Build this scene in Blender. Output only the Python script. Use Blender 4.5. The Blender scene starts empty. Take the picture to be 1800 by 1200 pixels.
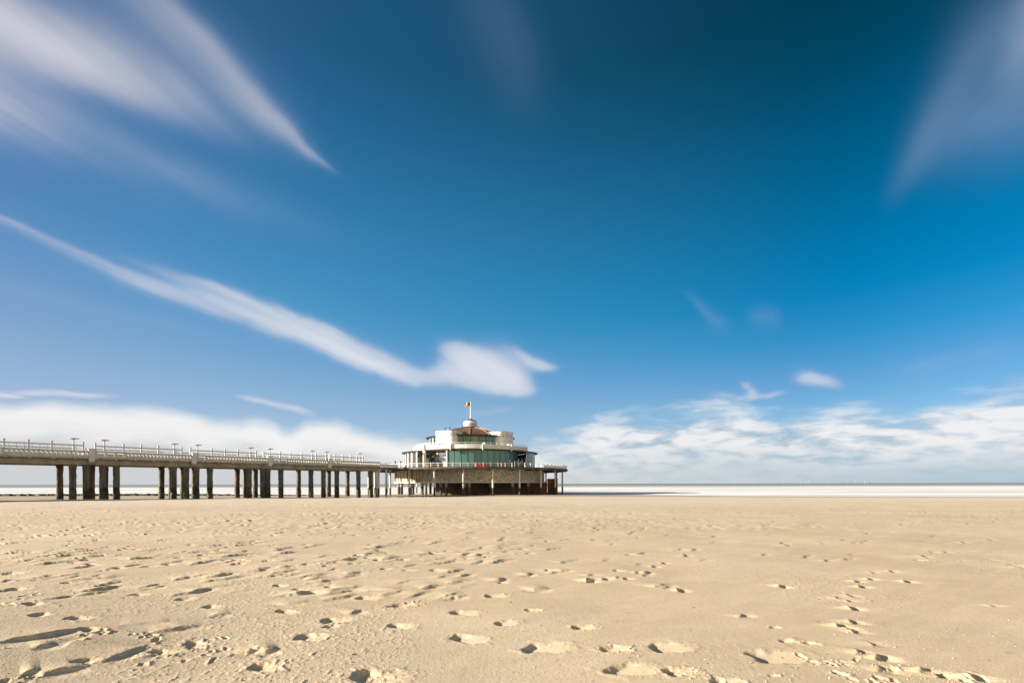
import bpy, math, random
import numpy as np
from mathutils import Matrix, Vector
rnd = random.Random(7)
R = math.radians
sc = bpy.context.scene
COL = sc.collection

# ------------------------------------------------------------------ exposure, sun, camera
EXPO = 1.5
WSTR = 0.10
SUN_EL = R(16)
SUN_AZ = math.atan2(-0.97, -0.24)          # compass style: x = sin, y = cos
sc.view_settings.view_transform = 'Standard'
sc.view_settings.look = 'None'
sc.view_settings.exposure = EXPO
sc.view_settings.gamma = 1.0

F = 850.0                                  # focal length in photo pixels (1800 wide)
EYE = 1.5
cam = bpy.data.cameras.new("camera")
cam_o = bpy.data.objects.new("camera", cam)
COL.objects.link(cam_o)
cam.sensor_width = 36
cam.lens = 36 * F / 1800
cam.shift_y = 250 / 1800
cam.clip_start = 0.1
cam.clip_end = 90000
cam_o.matrix_world = Matrix.Translation((0, 0, EYE)) @ Matrix.Rotation(math.pi / 2, 4, 'X') @ Matrix.Rotation(-4 / 1800, 4, 'Z')
sc.camera = cam_o

sl = bpy.data.lights.new("sun", 'SUN')
sl.energy = 4.6
sl.angle = R(0.53)
sl.color = (1.0, 0.90, 0.76)
so = bpy.data.objects.new("sun", sl)
COL.objects.link(so)
sd = Vector((math.sin(SUN_AZ) * math.cos(SUN_EL), math.cos(SUN_AZ) * math.cos(SUN_EL), math.sin(SUN_EL)))
so.rotation_euler = sd.to_track_quat('Z', 'Y').to_euler()
so.location = (-60, -30, 40)


# ------------------------------------------------------------------ node expression helper
class NX:
    """tiny expression builder for shader nodes"""
    def __init__(s, nt): s.nt = nt
    def _in(s, sock, v):
        if hasattr(v, 'is_output'): s.nt.links.new(v, sock)
        else: sock.default_value = v
    def m(s, op, a, b=None, c=None, clamp=False):
        n = s.nt.nodes.new('ShaderNodeMath'); n.operation = op; n.use_clamp = clamp
        s._in(n.inputs[0], a)
        if b is not None: s._in(n.inputs[1], b)
        if c is not None: s._in(n.inputs[2], c)
        return n.outputs[0]
    def add(s, a, b): return s.m('ADD', a, b)
    def sub(s, a, b): return s.m('SUBTRACT', a, b)
    def mul(s, a, b): return s.m('MULTIPLY', a, b)
    def div(s, a, b): return s.m('DIVIDE', a, b)
    def mad(s, a, b, c): return s.m('MULTIPLY_ADD', a, b, c)
    def ss(s, v, a, b, o0=0.0, o1=1.0):
        n = s.nt.nodes.new('ShaderNodeMapRange'); n.interpolation_type = 'SMOOTHSTEP'
        s._in(n.inputs[0], v); s._in(n.inputs[1], a); s._in(n.inputs[2], b)
        s._in(n.inputs[3], o0); s._in(n.inputs[4], o1)
        return n.outputs[0]
    def lin(s, v, a, b, o0=0.0, o1=1.0):
        n = s.nt.nodes.new('ShaderNodeMapRange'); n.clamp = True
        s._in(n.inputs[0], v); s._in(n.inputs[1], a); s._in(n.inputs[2], b)
        s._in(n.inputs[3], o0); s._in(n.inputs[4], o1)
        return n.outputs[0]
    def xyz(s, x, y, z=0.0):
        n = s.nt.nodes.new('ShaderNodeCombineXYZ')
        for i, v in enumerate((x, y, z)): s._in(n.inputs[i], v)
        return n.outputs[0]
    def sep(s, v):
        n = s.nt.nodes.new('ShaderNodeSeparateXYZ'); s._in(n.inputs[0], v); return n.outputs
    def noise(s, vec, scale, detail=3.0, rough=0.5, dist=0.0):
        n = s.nt.nodes.new('ShaderNodeTexNoise')
        s._in(n.inputs['Vector'], vec); n.inputs['Scale'].default_value = scale
        n.inputs['Detail'].default_value = detail; n.inputs['Roughness'].default_value = rough
        n.inputs['Distortion'].default_value = dist
        return n.outputs[0]
    def mix(s, f, a, b, mode='MIX'):
        n = s.nt.nodes.new('ShaderNodeMix'); n.data_type = 'RGBA'; n.blend_type = mode
        s._in(n.inputs[0], f); s._in(n.inputs[6], a); s._in(n.inputs[7], b)
        return n.outputs[2]
    def ramp(s, f, stops):
        n = s.nt.nodes.new('ShaderNodeValToRGB'); e = n.color_ramp.elements
        while len(e) > 1: e.remove(e[-1])
        for i, (p, c) in enumerate(stops):
            el = e[0] if i == 0 else e.new(p)
            el.position = p; el.color = (*c, 1)
        s._in(n.inputs[0], f)
        return n.outputs[0]
    def mapping(s, vec, scale=(1, 1, 1), rot=(0, 0, 0), loc=(0, 0, 0)):
        n = s.nt.nodes.new('ShaderNodeMapping'); s._in(n.inputs[0], vec)
        n.inputs['Scale'].default_value = scale; n.inputs['Rotation'].default_value = rot; n.inputs['Location'].default_value = loc
        return n.outputs[0]


def lin1(v):
    v = v / 255.0
    return v / 12.92 if v <= .04045 else ((v + .055) / 1.055) ** 2.4
def L3(c): return tuple(lin1(x) for x in c)

# ------------------------------------------------------------------ sky: Nishita, graded, with wind-drawn clouds
def build_world():
    w = bpy.data.worlds.new("World"); sc.world = w; w.use_nodes = True
    nt = w.node_tree; X = NX(nt)
    bg = nt.nodes['Background']; bg.inputs[1].default_value = WSTR
    w.cycles.sampling_method = 'NONE'
    sky = nt.nodes.new('ShaderNodeTexSky'); sky.sky_type = 'NISHITA'; sky.sun_disc = False
    sky.sun_elevation = SUN_EL; sky.sun_rotation = SUN_AZ
    tc = nt.nodes.new('ShaderNodeTexCoord')
    D = tc.outputs['Generated']
    dx, dy, dz = X.sep(D)
    dyc = X.m('MAXIMUM', dy, 0.05)
    tx = X.div(dx, dyc); tz = X.div(dz, dyc)
    h = X.m('SQRT', X.add(X.mul(dx, dx), X.mul(dy, dy)))
    te = X.div(dz, X.m('MAXIMUM', h, 0.02))            # tangent of elevation
    K = 1.0 / (WSTR * 2 ** EXPO)
    # colour grade of the Nishita sky: gain ramps over elevation, for the sun side and the far side
    NR = {0: (0.079, 0.128, 0.209), 120: (0.088, 0.141, 0.228), 240: (0.101, 0.162, 0.258), 360: (0.122, 0.193, 0.298), 480: (0.154, 0.242, 0.356), 600: (0.215, 0.326, 0.439), 720: (0.346, 0.471, 0.510), 780: (0.455, 0.538, 0.452), 828: (0.451, 0.433, 0.278), 846: (0.312, 0.287, 0.183)}
    NM = {0: (0.076, 0.119, 0.193), 120: (0.081, 0.127, 0.204), 240: (0.089, 0.139, 0.220), 360: (0.101, 0.158, 0.245), 480: (0.123, 0.188, 0.280), 600: (0.163, 0.243, 0.330), 720: (0.252, 0.344, 0.381), 780: (0.338, 0.401, 0.344), 828: (0.357, 0.338, 0.214), 846: (0.258, 0.227, 0.138)}
    NL = {0: (0.127, 0.189, 0.290), 120: (0.142, 0.210, 0.314), 240: (0.161, 0.236, 0.346), 360: (0.188, 0.273, 0.386), 480: (0.230, 0.325, 0.435), 600: (0.301, 0.408, 0.489), 720: (0.443, 0.531, 0.497), 780: (0.545, 0.562, 0.406), 828: (0.543, 0.459, 0.263), 846: (0.441, 0.349, 0.193)}
    TR = {0: (1, 54, 76), 150: (0, 68, 98), 300: (0, 90, 131), 400: (0, 105, 154), 500: (0, 122, 177), 580: (14, 136, 192),
          640: (72, 150, 203), 700: (108, 170, 212), 760: (146, 188, 217), 850: (180, 200, 212)}
    TL = {0: (52, 98, 148), 230: (70, 120, 170), 350: (88, 137, 187), 480: (110, 153, 198), 600: (138, 171, 207),
          690: (160, 185, 212), 780: (182, 198, 214), 850: (200, 208, 214)}
    def interp(d, y, f=lambda c: c):
        k = sorted(d); return [np.interp(y, k, [f(d[q])[i] for q in k]) for i in range(3)]
    GMAX = 3.0
    def gains(N, T, hx, tq):
        return [[interp(T, y, L3)[i] / (interp(N, y)[i] * 2 ** EXPO) for i in range(3)] for y in [850 - 850 * t * hx for t in tq]]
    tq = [0.004, .02, .045, .075, .11, .15, .2, .26, .33, .41, .5, .6, .72, .85]
    TMid = {y: tuple(.53 * interp(TL, y)[i] + .47 * interp(TR, y)[i] for i in range(3)) for y in sorted(set(TL) | set(TR))}
    gr = gains(NR, TR, 1.131, tq); gm = gains(NM, TMid, 1.043, tq); gl = gains(NL, TL, 1.45, tq)
    gq = [[max(0, (m_ - .306 * l_ - .2 * r_) / .494) for l_, m_, r_ in zip(a, b, c)] for a, b, c in zip(gl, gm, gr)]
    st = lambda g: [(t, [min(1, v / GMAX) for v in q]) for t, q in zip(tq, g)]
    tcl = X.m('MAXIMUM', te, 0.0)
    side = X.ss(tx, -1.2, 0.75)
    gA = X.mix(side, X.ramp(tcl, st(gl)), X.ramp(tcl, st(gq)))
    gB = X.mix(side, X.ramp(tcl, st(gq)), X.ramp(tcl, st(gr)))
    G = X.mix(side, gA, gB)
    base = X.mix(1.0, sky.outputs[0], G, 'MULTIPLY')
    sm = nt.nodes.new('ShaderNodeVectorMath'); sm.operation = 'SCALE'; nt.links.new(base, sm.inputs[0]); sm.inputs[3].default_value = GMAX
    col = sm.outputs[0]

    # cloud coordinates: a direction (tx, tz) seen towards the sea, in units of 1/850
    px = X.mad(tx, F, 900.0); py = X.mad(tz, -F, 850.0)
    front = X.ss(dy, 0.03, 0.2)
    # wind-drawn texture: noise on the cloud plane, stretched along the wind
    dzc = X.m('MAXIMUM', dz, 0.03)
    u = X.div(X.add(X.mul(dx, .2074), X.mul(dy, .978)), dzc)
    v = X.div(X.sub(X.mul(dx, .978), X.mul(dy, .2074)), dzc)
    streak = X.noise(X.xyz(X.mul(u, .22), X.mul(v, 2.2), 0.0), 1.0, 4.0, .55)
    streak2 = X.noise(X.xyz(X.mul(u, .5), X.mul(v, 5.5), 3.0), 1.0, 4.0, .55)
    wob = X.noise(D, 5.0, 3.0, .5)
    wob2 = X.noise(X.mapping(D, loc=(3, 1, 7)), 6.0, 3.0, .5)
    px = X.mad(X.sub(wob, .5), 70.0, px)
    py = X.mad(X.sub(wob2, .5), 46.0, py)
    sm1 = X.lin(streak, .3, .7, .62, 1.12)
    sm2 = X.mul(X.lin(streak2, .3, .7, .84, 1.08), X.lin(X.noise(X.xyz(X.mul(u, .6), X.mul(v, 14.0), 6.0), 1.0, 3.0, .6), .3, .7, .90, 1.05))
    tex = X.mul(sm1, sm2)

    dens = None
    def screen(d, g):
        if d is None: return g
        return X.sub(1.0, X.mul(X.sub(1.0, d), X.sub(1.0, g)))
    def wisp(x0, y0, x1, y1, w0, w1, amp, fin, fout, up=1.0, mod=tex, amp0=1.0):
        """soft streak from (x0,y0) to (x1,y1); widths w0->w1; up scales the upper side's softness"""
        nonlocal dens
        Ln = math.hypot(x1 - x0, y1 - y0); ex, ey = (x1 - x0) / Ln, (y1 - y0) / Ln
        ax = X.sub(px, x0); ay = X.sub(py, y0)
        t = X.mad(ax, ex / Ln, X.mul(ay, ey / Ln))
        n = X.mad(ay, ex, X.mul(ax, -ey))
        wd = X.m('MAXIMUM', X.mad(t, w1 - w0, w0), 3.0)
        q = X.div(n, wd)
        if up != 1.0:
            q = X.mul(q, X.lin(q, -.15, .15, 1.0 / up, 1.0))
        g = X.m('POWER', 2.71828, X.mul(X.mul(q, q), -1.0))
        a = X.mul(X.ss(t, fin[0], fin[1], 0, amp), X.ss(t, fout[0], fout[1], 1, 0))
        if amp0 != 1.0: a = X.mul(a, X.lin(t, 0, 1, amp0, 1.0))
        g = X.mul(g, a)
        if mod is not None: g = X.m('MULTIPLY', g, mod, clamp=True)
        dens = screen(dens, g)
    # upper left: bright streak, veil beside it with a sharp right edge, broad veil below
    wisp(-60, -4, 455, 272, 56, 24, 1.0, (-.9, -.3), (.30, 1.06), up=1.15)
    wisp(-60, 30, 330, 215, 58, 24, .40, (-.9, -.3), (.3, 1.1))
    wisp(150, 50, 470, 262, 46, 24, .30, (-.6, .3), (.5, 1.08))
    wisp(90, -60, 580, 300, 165, 46, .17, (-.4, .2), (.6, 1.1))
    wisp(255, -30, 604, 304, 84, 16, .42, (-.6, .3), (.62, 1.02), up=.45)
    wisp(400, 130, 606, 306, 30, 9, .24, (-.2, .5), (.72, 1.03), up=.6)
    wisp(500, 208, 607, 308, 11, 6, .20, (-.2, .6), (.70, 1.04), up=.6)
    wisp(-100, 120, 430, 360, 88, 38, .66, (-.9, -.3), (.05, 1.1), up=.8)
    wisp(220, 265, 640, 440, 46, 26, .22, (-.2, .3), (.4, 1.1))
    # long middle streak in two strands and its bright head
    wisp(-30, 366, 340, 518, 13, 18, .58, (-.5, .1), (.75, 1.2), up=.6)
    wisp(205, 436, 720, 640, 13, 20, .66, (-.15, .4), (.76, 1.06), up=.9)
    wisp(120, 446, 770, 672, 19, 22, .80, (-.1, .45), (.86, 1.05))
    wisp(400, 545, 760, 668, 30, 14, .35, (0, .5), (.85, 1.06))
    wisp(700, 655, 975, 684, 22, 15, .62, (-.15, .4), (.78, 1.04), mod=None)
    wisp(770, 640, 955, 670, 34, 26, .88, (-.12, .28), (.70, 1.06), mod=sm2)
    wisp(775, 612, 940, 665, 17, 22, .66, (-.12, .22), (.70, 1.08), mod=sm2)
    wisp(850, 606, 1000, 652, 13, 9, .45, (-.15, .35), (.62, 1.03), up=1.4)
    wisp(905, 618, 985, 648, 7, 8, .50, (-.2, .5), (.70, 1.1), mod=None)
    wisp(800, 728, 925, 722, 13, 10, .30, (-.2, .4), (.7, 1.15), mod=None)
    wisp(0, 505, 420, 600, 26, 14, .16, (-.3, .2), (.6, 1.1))
    # faint plumes at the top and the right-hand cloud
    wisp(835, -60, 945, 245, 60, 42, .115, (-.2, .3), (.40, 1.04), mod=sm2)
    wisp(1790, 0, 1550, 372, 74, 14, .30, (-.3, .3), (.72, 1.03), up=1.2, mod=sm1)
    wisp(1900, 150, 1585, 300, 80, 52, .38, (-.3, .1), (.40, 1.1), mod=sm1)
    wisp(1850, -20, 1770, 190, 52, 44, .55, (-.3, .2), (.4, 1.1), mod=sm1)
    # small clouds over the right-hand bank
    wisp(1195, 515, 1275, 580, 7, 15, .18, (-.1, .4), (.8, 1.15), mod=None)
    wisp(1310, 555, 1370, 560, 18, 15, .17, (-.2, .4), (.7, 1.15), mod=None)
    wisp(1380, 658, 1500, 684, 18, 10, .75, (-.12, .35), (.40, 1.1), mod=sm2)
    wisp(1300, 665, 1335, 692, 8, 12, .55, (-.2, .4), (.7, 1.15), mod=sm2)
    wisp(1190, 702, 1385, 690, 10, 7, .5, (-.1, .6), (.85, 1.08), mod=sm2)
    wisp(1570, 660, 1800, 610, 30, 18, .26, (-.1, .3), (.8, 1.2))
    wisp(1700, 705, 1830, 672, 16, 20, .35, (-.1, .4), (1.3, 1.6), mod=sm2)
    # thin wisps over the left-hand bank and behind the pole
    wisp(-40, 692, 260, 702, 11, 8, .6, (-.3, .1), (.6, 1.1))
    wisp(395, 690, 590, 735, 10, 11, .6, (-.1, .2), (.6, 1.1))

    # horizon banks: a top line over azimuth, ragged with cumulus noise
    fc = nt.nodes.new('ShaderNodeFloatCurve'); cv = fc.mapping.curves[0]
    pts = [(-200, 700), (0, 708), (150, 714), (300, 722), (410, 742), (440, 736), (470, 742), (505, 754), (540, 738), (590, 736), (640, 750), (690, 758),
           (740, 772), (800, 790), (900, 800), (950, 786), (1000, 772), (1080, 748), (1180, 738), (1290, 728), (1400, 742), (1500, 728), (1600, 720),
           (1700, 708), (1800, 690), (2000, 680)]
    P = [((x + 200) / 2200, y / 1000) for x, y in pts]
    cv.points[0].location = P[0]; cv.points[1].location = P[-1]
    for q in P[1:-1]: cv.points.new(*q)
    for q in cv.points: q.handle_type = 'AUTO'
    fc.mapping.update()
    nt.links.new(X.lin(px, -200, 2000), fc.inputs[1])
    top = X.mul(fc.outputs[0], 1000.0)
    # texture for the banks in azimuth/elevation, flatter near the horizon
    az = X.m('ARCTAN2', dx, dy)
    cvec = X.xyz(X.mul(az, 8.0), X.mul(te, 30.0), 0.0)
    cn = X.noise(cvec, 1.0, 5.0, .52, .35)
    cn2 = X.noise(X.xyz(X.mul(az, 22.0), X.mul(te, 72.0), 5.0), 1.0, 4.0, .5, .5)
    rightside = X.ss(px, 860.0, 1050.0)
    ragged = X.mul(X.sub(cn, .5), X.lin(rightside, 0, 1, 22.0, 120.0))
    depth = X.sub(X.add(py, ragged), top)                      # px below the bank's top line
    bank = X.ss(depth, X.lin(rightside, 0, 1, -10.0, -30.0), X.lin(rightside, 0, 1, 22.0, 34.0))
    hole = X.mul(X.ss(cn, .28, .52, .66, 1.0), X.ss(cn2, .28, .52, .84, 1.0))
    bank = X.mul(bank, X.mix(rightside, (.96, .96, .96, 1), X.xyz(hole, hole, hole)))
    below = X.ss(py, 780.0, 845.0)
    bank = X.m('MAXIMUM', bank, X.mul(below, X.lin(rightside, 0, 1, .75, .62)))
    bank = X.mul(bank, X.ss(dz, -0.02, -0.005))
    # cloud colours (display values scaled to the sky's strength)
    def C(c, k=1.0): return tuple(x * K * k for x in L3(c)) + (1,)
    warm = X.lin(px, 0.0, 1800.0)
    ccol = X.mix(warm, C((236, 234, 240)), C((205, 212, 226)))
    ccol = X.mix(X.ss(py, 300.0, 640.0), X.mix(warm, C((216, 214, 222)), C((170, 185, 212))), ccol)
    ccol = X.mix(X.ss(dens, .06, .60), X.mix(warm, C((150, 172, 214)), C((132, 160, 206))), ccol)
    shade = X.add(X.mul(cn, .55), X.mul(cn2, .45))
    lowL = X.ss(X.add(depth, X.mul(X.sub(cn, .5), 60.0)), 25.0, 85.0)
    bL = X.mix(lowL, C((244, 243, 242)), C((208, 210, 213)))
    bR = X.mix(X.ss(shade, .36, .56), C((176, 194, 208)), C((238, 239, 241)))
    bR = X.mix(X.mul(X.ss(py, 770.0, 846.0), .88), bR, X.mix(X.ss(px, 950.0, 1750.0), C((206, 212, 214)), C((176, 196, 208))))
    bcol = X.mix(rightside, bL, bR)
    d1 = X.m('MULTIPLY', dens, front, clamp=True)
    col = X.mix(d1, col, ccol)
    bankf = X.mul(bank, front)
    col = X.mix(bankf, col, bcol)
    # unseen broken cloud added behind the viewer as warm fill light
    bk = X.mul(X.mul(X.ss(dy, 0.12, -0.30), X.ss(dz, -0.01, 0.04)), X.ss(dz, 0.85, 0.40))
    bk = X.mul(bk, X.ss(X.noise(D, 3.0, 4.0, .55), .30, .55, .55, 1.0))
    col = X.mix(bk, col, C((250, 237, 216)))
    nt.links.new(col, bg.inputs[0])
build_world()

# ------------------------------------------------------------------ materials
def new_mat(name):
    m = bpy.data.materials.new(name); m.use_nodes = True
    nt = m.node_tree
    return m, nt, NX(nt), nt.nodes['Principled BSDF']

def mat(name, c, rough=.6, var=.25, scale=1.5, c2=None, metal=0.0, bump=0.0, bscale=20.0, streaks=0.0, spec=.5):
    m, nt, X, b = new_mat(name)
    tc = nt.nodes.new('ShaderNodeTexCoord'); V = tc.outputs['Object']
    n = X.noise(V, scale, 6.0, .6)
    dark = tuple(x * (1 - var) for x in c) if c2 is None else c2
    col = X.mix(X.ss(n, .35, .65), (*dark, 1), (*c, 1))
    if streaks:
        s = X.noise(X.mapping(V, scale=(3.0, 3.0, .18)), 1.0, 5.0, .6)
        s2 = X.noise(V, .35, 3.0, .5)
        f = X.mul(X.mul(X.ss(s, .5, .72), X.ss(s2, .38, .62)), streaks)
        col = X.mix(f, col, tuple(x * .28 for x in c) + (1,))
    nt.links.new(col, b.inputs['Base Color'])
    b.inputs['Roughness'].default_value = rough; b.inputs['Metallic'].default_value = metal
    b.inputs['Specular IOR Level'].default_value = spec
    if bump:
        bn = nt.nodes.new('ShaderNodeBump'); bn.inputs['Strength'].default_value = bump
        bn.inputs['Distance'].default_value = .05
        nt.links.new(X.noise(V, bscale, 5.0, .6), bn.inputs['Height'])
        nt.links.new(bn.outputs[0], b.inputs['Normal'])
    return m

M_WHITE = mat('white_render', (.71, .69, .645), .7, .16, .8, streaks=.45, bump=.2, bscale=9)
M_WHITEP = mat('white_paint', (.74, .73, .70), .45, .12, 1.2)
M_CONC = mat('pier_concrete', (.52, .46, .37), .85, .3, .8, streaks=.6, bump=.5, bscale=6)
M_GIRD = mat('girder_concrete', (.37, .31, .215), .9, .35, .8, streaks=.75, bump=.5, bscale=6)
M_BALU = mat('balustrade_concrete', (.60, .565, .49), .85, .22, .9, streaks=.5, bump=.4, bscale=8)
M_RAIL = mat('rail_concrete', (.62, .60, .57), .7, .15, 2.0, streaks=.25)
M_DECK = mat('deck_boards', (.30, .20, .13), .8, .35, .8)
M_DARK = mat('dark_steel', (.05, .045, .04), .6, .3, 1.0)
M_RIM = mat('platform_rim', (.13, .105, .08), .85, .4, .5, streaks=.4)
M_COPPER = mat('copper_roof', (.21, .105, .065), .55, .35, .9, streaks=.5)
M_RIB = mat('roof_rib', (.34, .24, .18), .6, .2, 1.0)
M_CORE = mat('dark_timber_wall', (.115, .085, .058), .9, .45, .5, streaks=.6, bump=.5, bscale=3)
M_RUST = mat('rusty_timber', (.16, .075, .035), .9, .6, .45, streaks=.5, bump=.5, bscale=3)
M_INT = mat('cream_plaster', (.55, .50, .40), .8, .15, .6)
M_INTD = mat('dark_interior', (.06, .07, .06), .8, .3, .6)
M_CEIL = mat('pale_ceiling', (.6, .56, .46), .8, .1, .6)
M_RED = mat('red_cloth', (.50, .03, .035), .7, .25, 2.0)
M_CANVAS = mat('dark_canvas', (.035, .04, .045), .7, .3, 2.0)
M_ROCK = mat('wet_rock', (.07, .062, .05), .75, .5, .6, bump=.6, bscale=4)
M_GREYROOF = mat('grey_roofing', (.36, .36, .35), .8, .2, .6)
M_LAMP = mat('lamp_glass', (.75, .62, .38), .3, .1, 2.0)

def glass(name, tint, body, k=.3):
    m = bpy.data.materials.new(name); m.use_nodes = True
    nt = m.node_tree; X = NX(nt); nt.nodes.remove(nt.nodes['Principled BSDF'])
    out = nt.nodes['Material Output']
    tr = nt.nodes.new('ShaderNodeBsdfTransparent'); tr.inputs[0].default_value = (*tint, 1)
    df = nt.nodes.new('ShaderNodeBsdfDiffuse'); df.inputs[0].default_value = (*body, 1)
    oi = nt.nodes.new('ShaderNodeObjectInfo')
    nt.links.new(X.mix(oi.outputs['Random'], tuple(q * .62 for q in body) + (1,), tuple(min(1, q * 1.3) for q in body) + (1,)), df.inputs[0])  # random body tint per pane stands in for varying reflections
    gl = nt.nodes.new('ShaderNodeBsdfGlossy'); gl.inputs[0].default_value = (.85, .95, .93, 1); gl.inputs[1].default_value = .03
    fr = nt.nodes.new('ShaderNodeFresnel'); fr.inputs[0].default_value = 1.5
    m1 = nt.nodes.new('ShaderNodeMixShader'); m1.inputs[0].default_value = k
    nt.links.new(tr.outputs[0], m1.inputs[1]); nt.links.new(df.outputs[0], m1.inputs[2])
    m2 = nt.nodes.new('ShaderNodeMixShader'); nt.links.new(fr.outputs[0], m2.inputs[0])
    nt.links.new(m1.outputs[0], m2.inputs[1]); nt.links.new(gl.outputs[0], m2.inputs[2])
    nt.links.new(m2.outputs[0], out.inputs[0])
    return m
M_GLASS = glass('teal_glass', (.58, .84, .77), (.17, .38, .32), .46)
M_GLASSB = glass('blue_green_glass', (.52, .80, .78), (.17, .36, .37), .50)
M_GLASSY = glass('yellow_green_glass', (.60, .75, .45), (.27, .33, .14), .5)
M_CLEAR = glass('clear_glass', (.80, .85, .83), (.35, .36, .34), .12)

def pile_mat(name, light, dark, z_tide, algae, blend=.5, tide=(.035, .03, .022)):
    """painted or bare column above the tide line, dark and weedy below it (world height)"""
    m, nt, X, b = new_mat(name)
    g = nt.nodes.new('ShaderNodeNewGeometry'); P = g.outputs['Position']
    x, y, z = X.sep(P)
    n = X.noise(P, .9, 5.0, .6); n2 = X.noise(X.mapping(P, scale=(2.5, 2.5, .35)), 1.0, 5.0, .6)
    up = X.mix(X.ss(n2, .35, .65), (*dark, 1), (*light, 1))
    low = X.mix(X.ss(n, .4, .62), (*tide, 1), (*algae, 1))
    f = X.ss(X.add(z, X.mul(X.sub(n, .5), blend * 2)), z_tide - .12, z_tide + .12)
    col = X.mix(f, low, up)
    nt.links.new(col, b.inputs['Base Color']); b.inputs['Roughness'].default_value = .8
    bn = nt.nodes.new('ShaderNodeBump'); bn.inputs['Strength'].default_value = .6; bn.inputs['Distance'].default_value = .06
    nt.links.new(X.noise(P, 3.0, 6.0, .65), bn.inputs['Height']); nt.links.new(bn.outputs[0], b.inputs['Normal'])
    return m
M_PILE = pile_mat('weathered_pile', (.135, .115, .082), (.060, .050, .034), 1.0, (.085, .07, .025), .5, (.022, .019, .013))
M_COL = pile_mat('painted_column', (.66, .63, .57), (.46, .42, .36), .55, (.06, .05, .03), .1)
M_COLIN = pile_mat('inner_column', (.50, .46, .38), (.30, .27, .22), .75, (.10, .08, .05), .15, (.055, .045, .033))

def wall_mat():
    m, nt, X, b = new_mat('rough_stone_wall')
    g = nt.nodes.new('ShaderNodeTexCoord'); P = g.outputs['Object']
    x, y, z = X.sep(P)
    n = X.noise(P, 1.6, 8.0, .68); n2 = X.noise(X.mapping(P, scale=(1.2, 1.2, .22)), 1.0, 5.0, .6)
    n3 = X.noise(P, 5.0, 6.0, .7)
    col = X.mix(X.ss(n, .36, .60), (.38, .33, .24, 1), (.72, .66, .54, 1))
    col = X.mix(X.mul(X.ss(n3, .56, .68), .7), col, (.08, .065, .05, 1))
    # algae and rust running down the seaward-left side
    left = X.ss(x, -7.0, -14.0)
    col = X.mix(X.mul(X.mul(left, X.ss(n2, .42, .62)), .85), col, (.17, .115, .035, 1))
    nt.links.new(col, b.inputs['Base Color']); b.inputs['Roughness'].default_value = .9
    bn = nt.nodes.new('ShaderNodeBump'); bn.inputs['Strength'].default_value = .9; bn.inputs['Distance'].default_value = .12
    nt.links.new(n3, bn.inputs['Height']); nt.links.new(bn.outputs[0], b.inputs['Normal'])
    return m
M_WALL = wall_mat()

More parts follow.
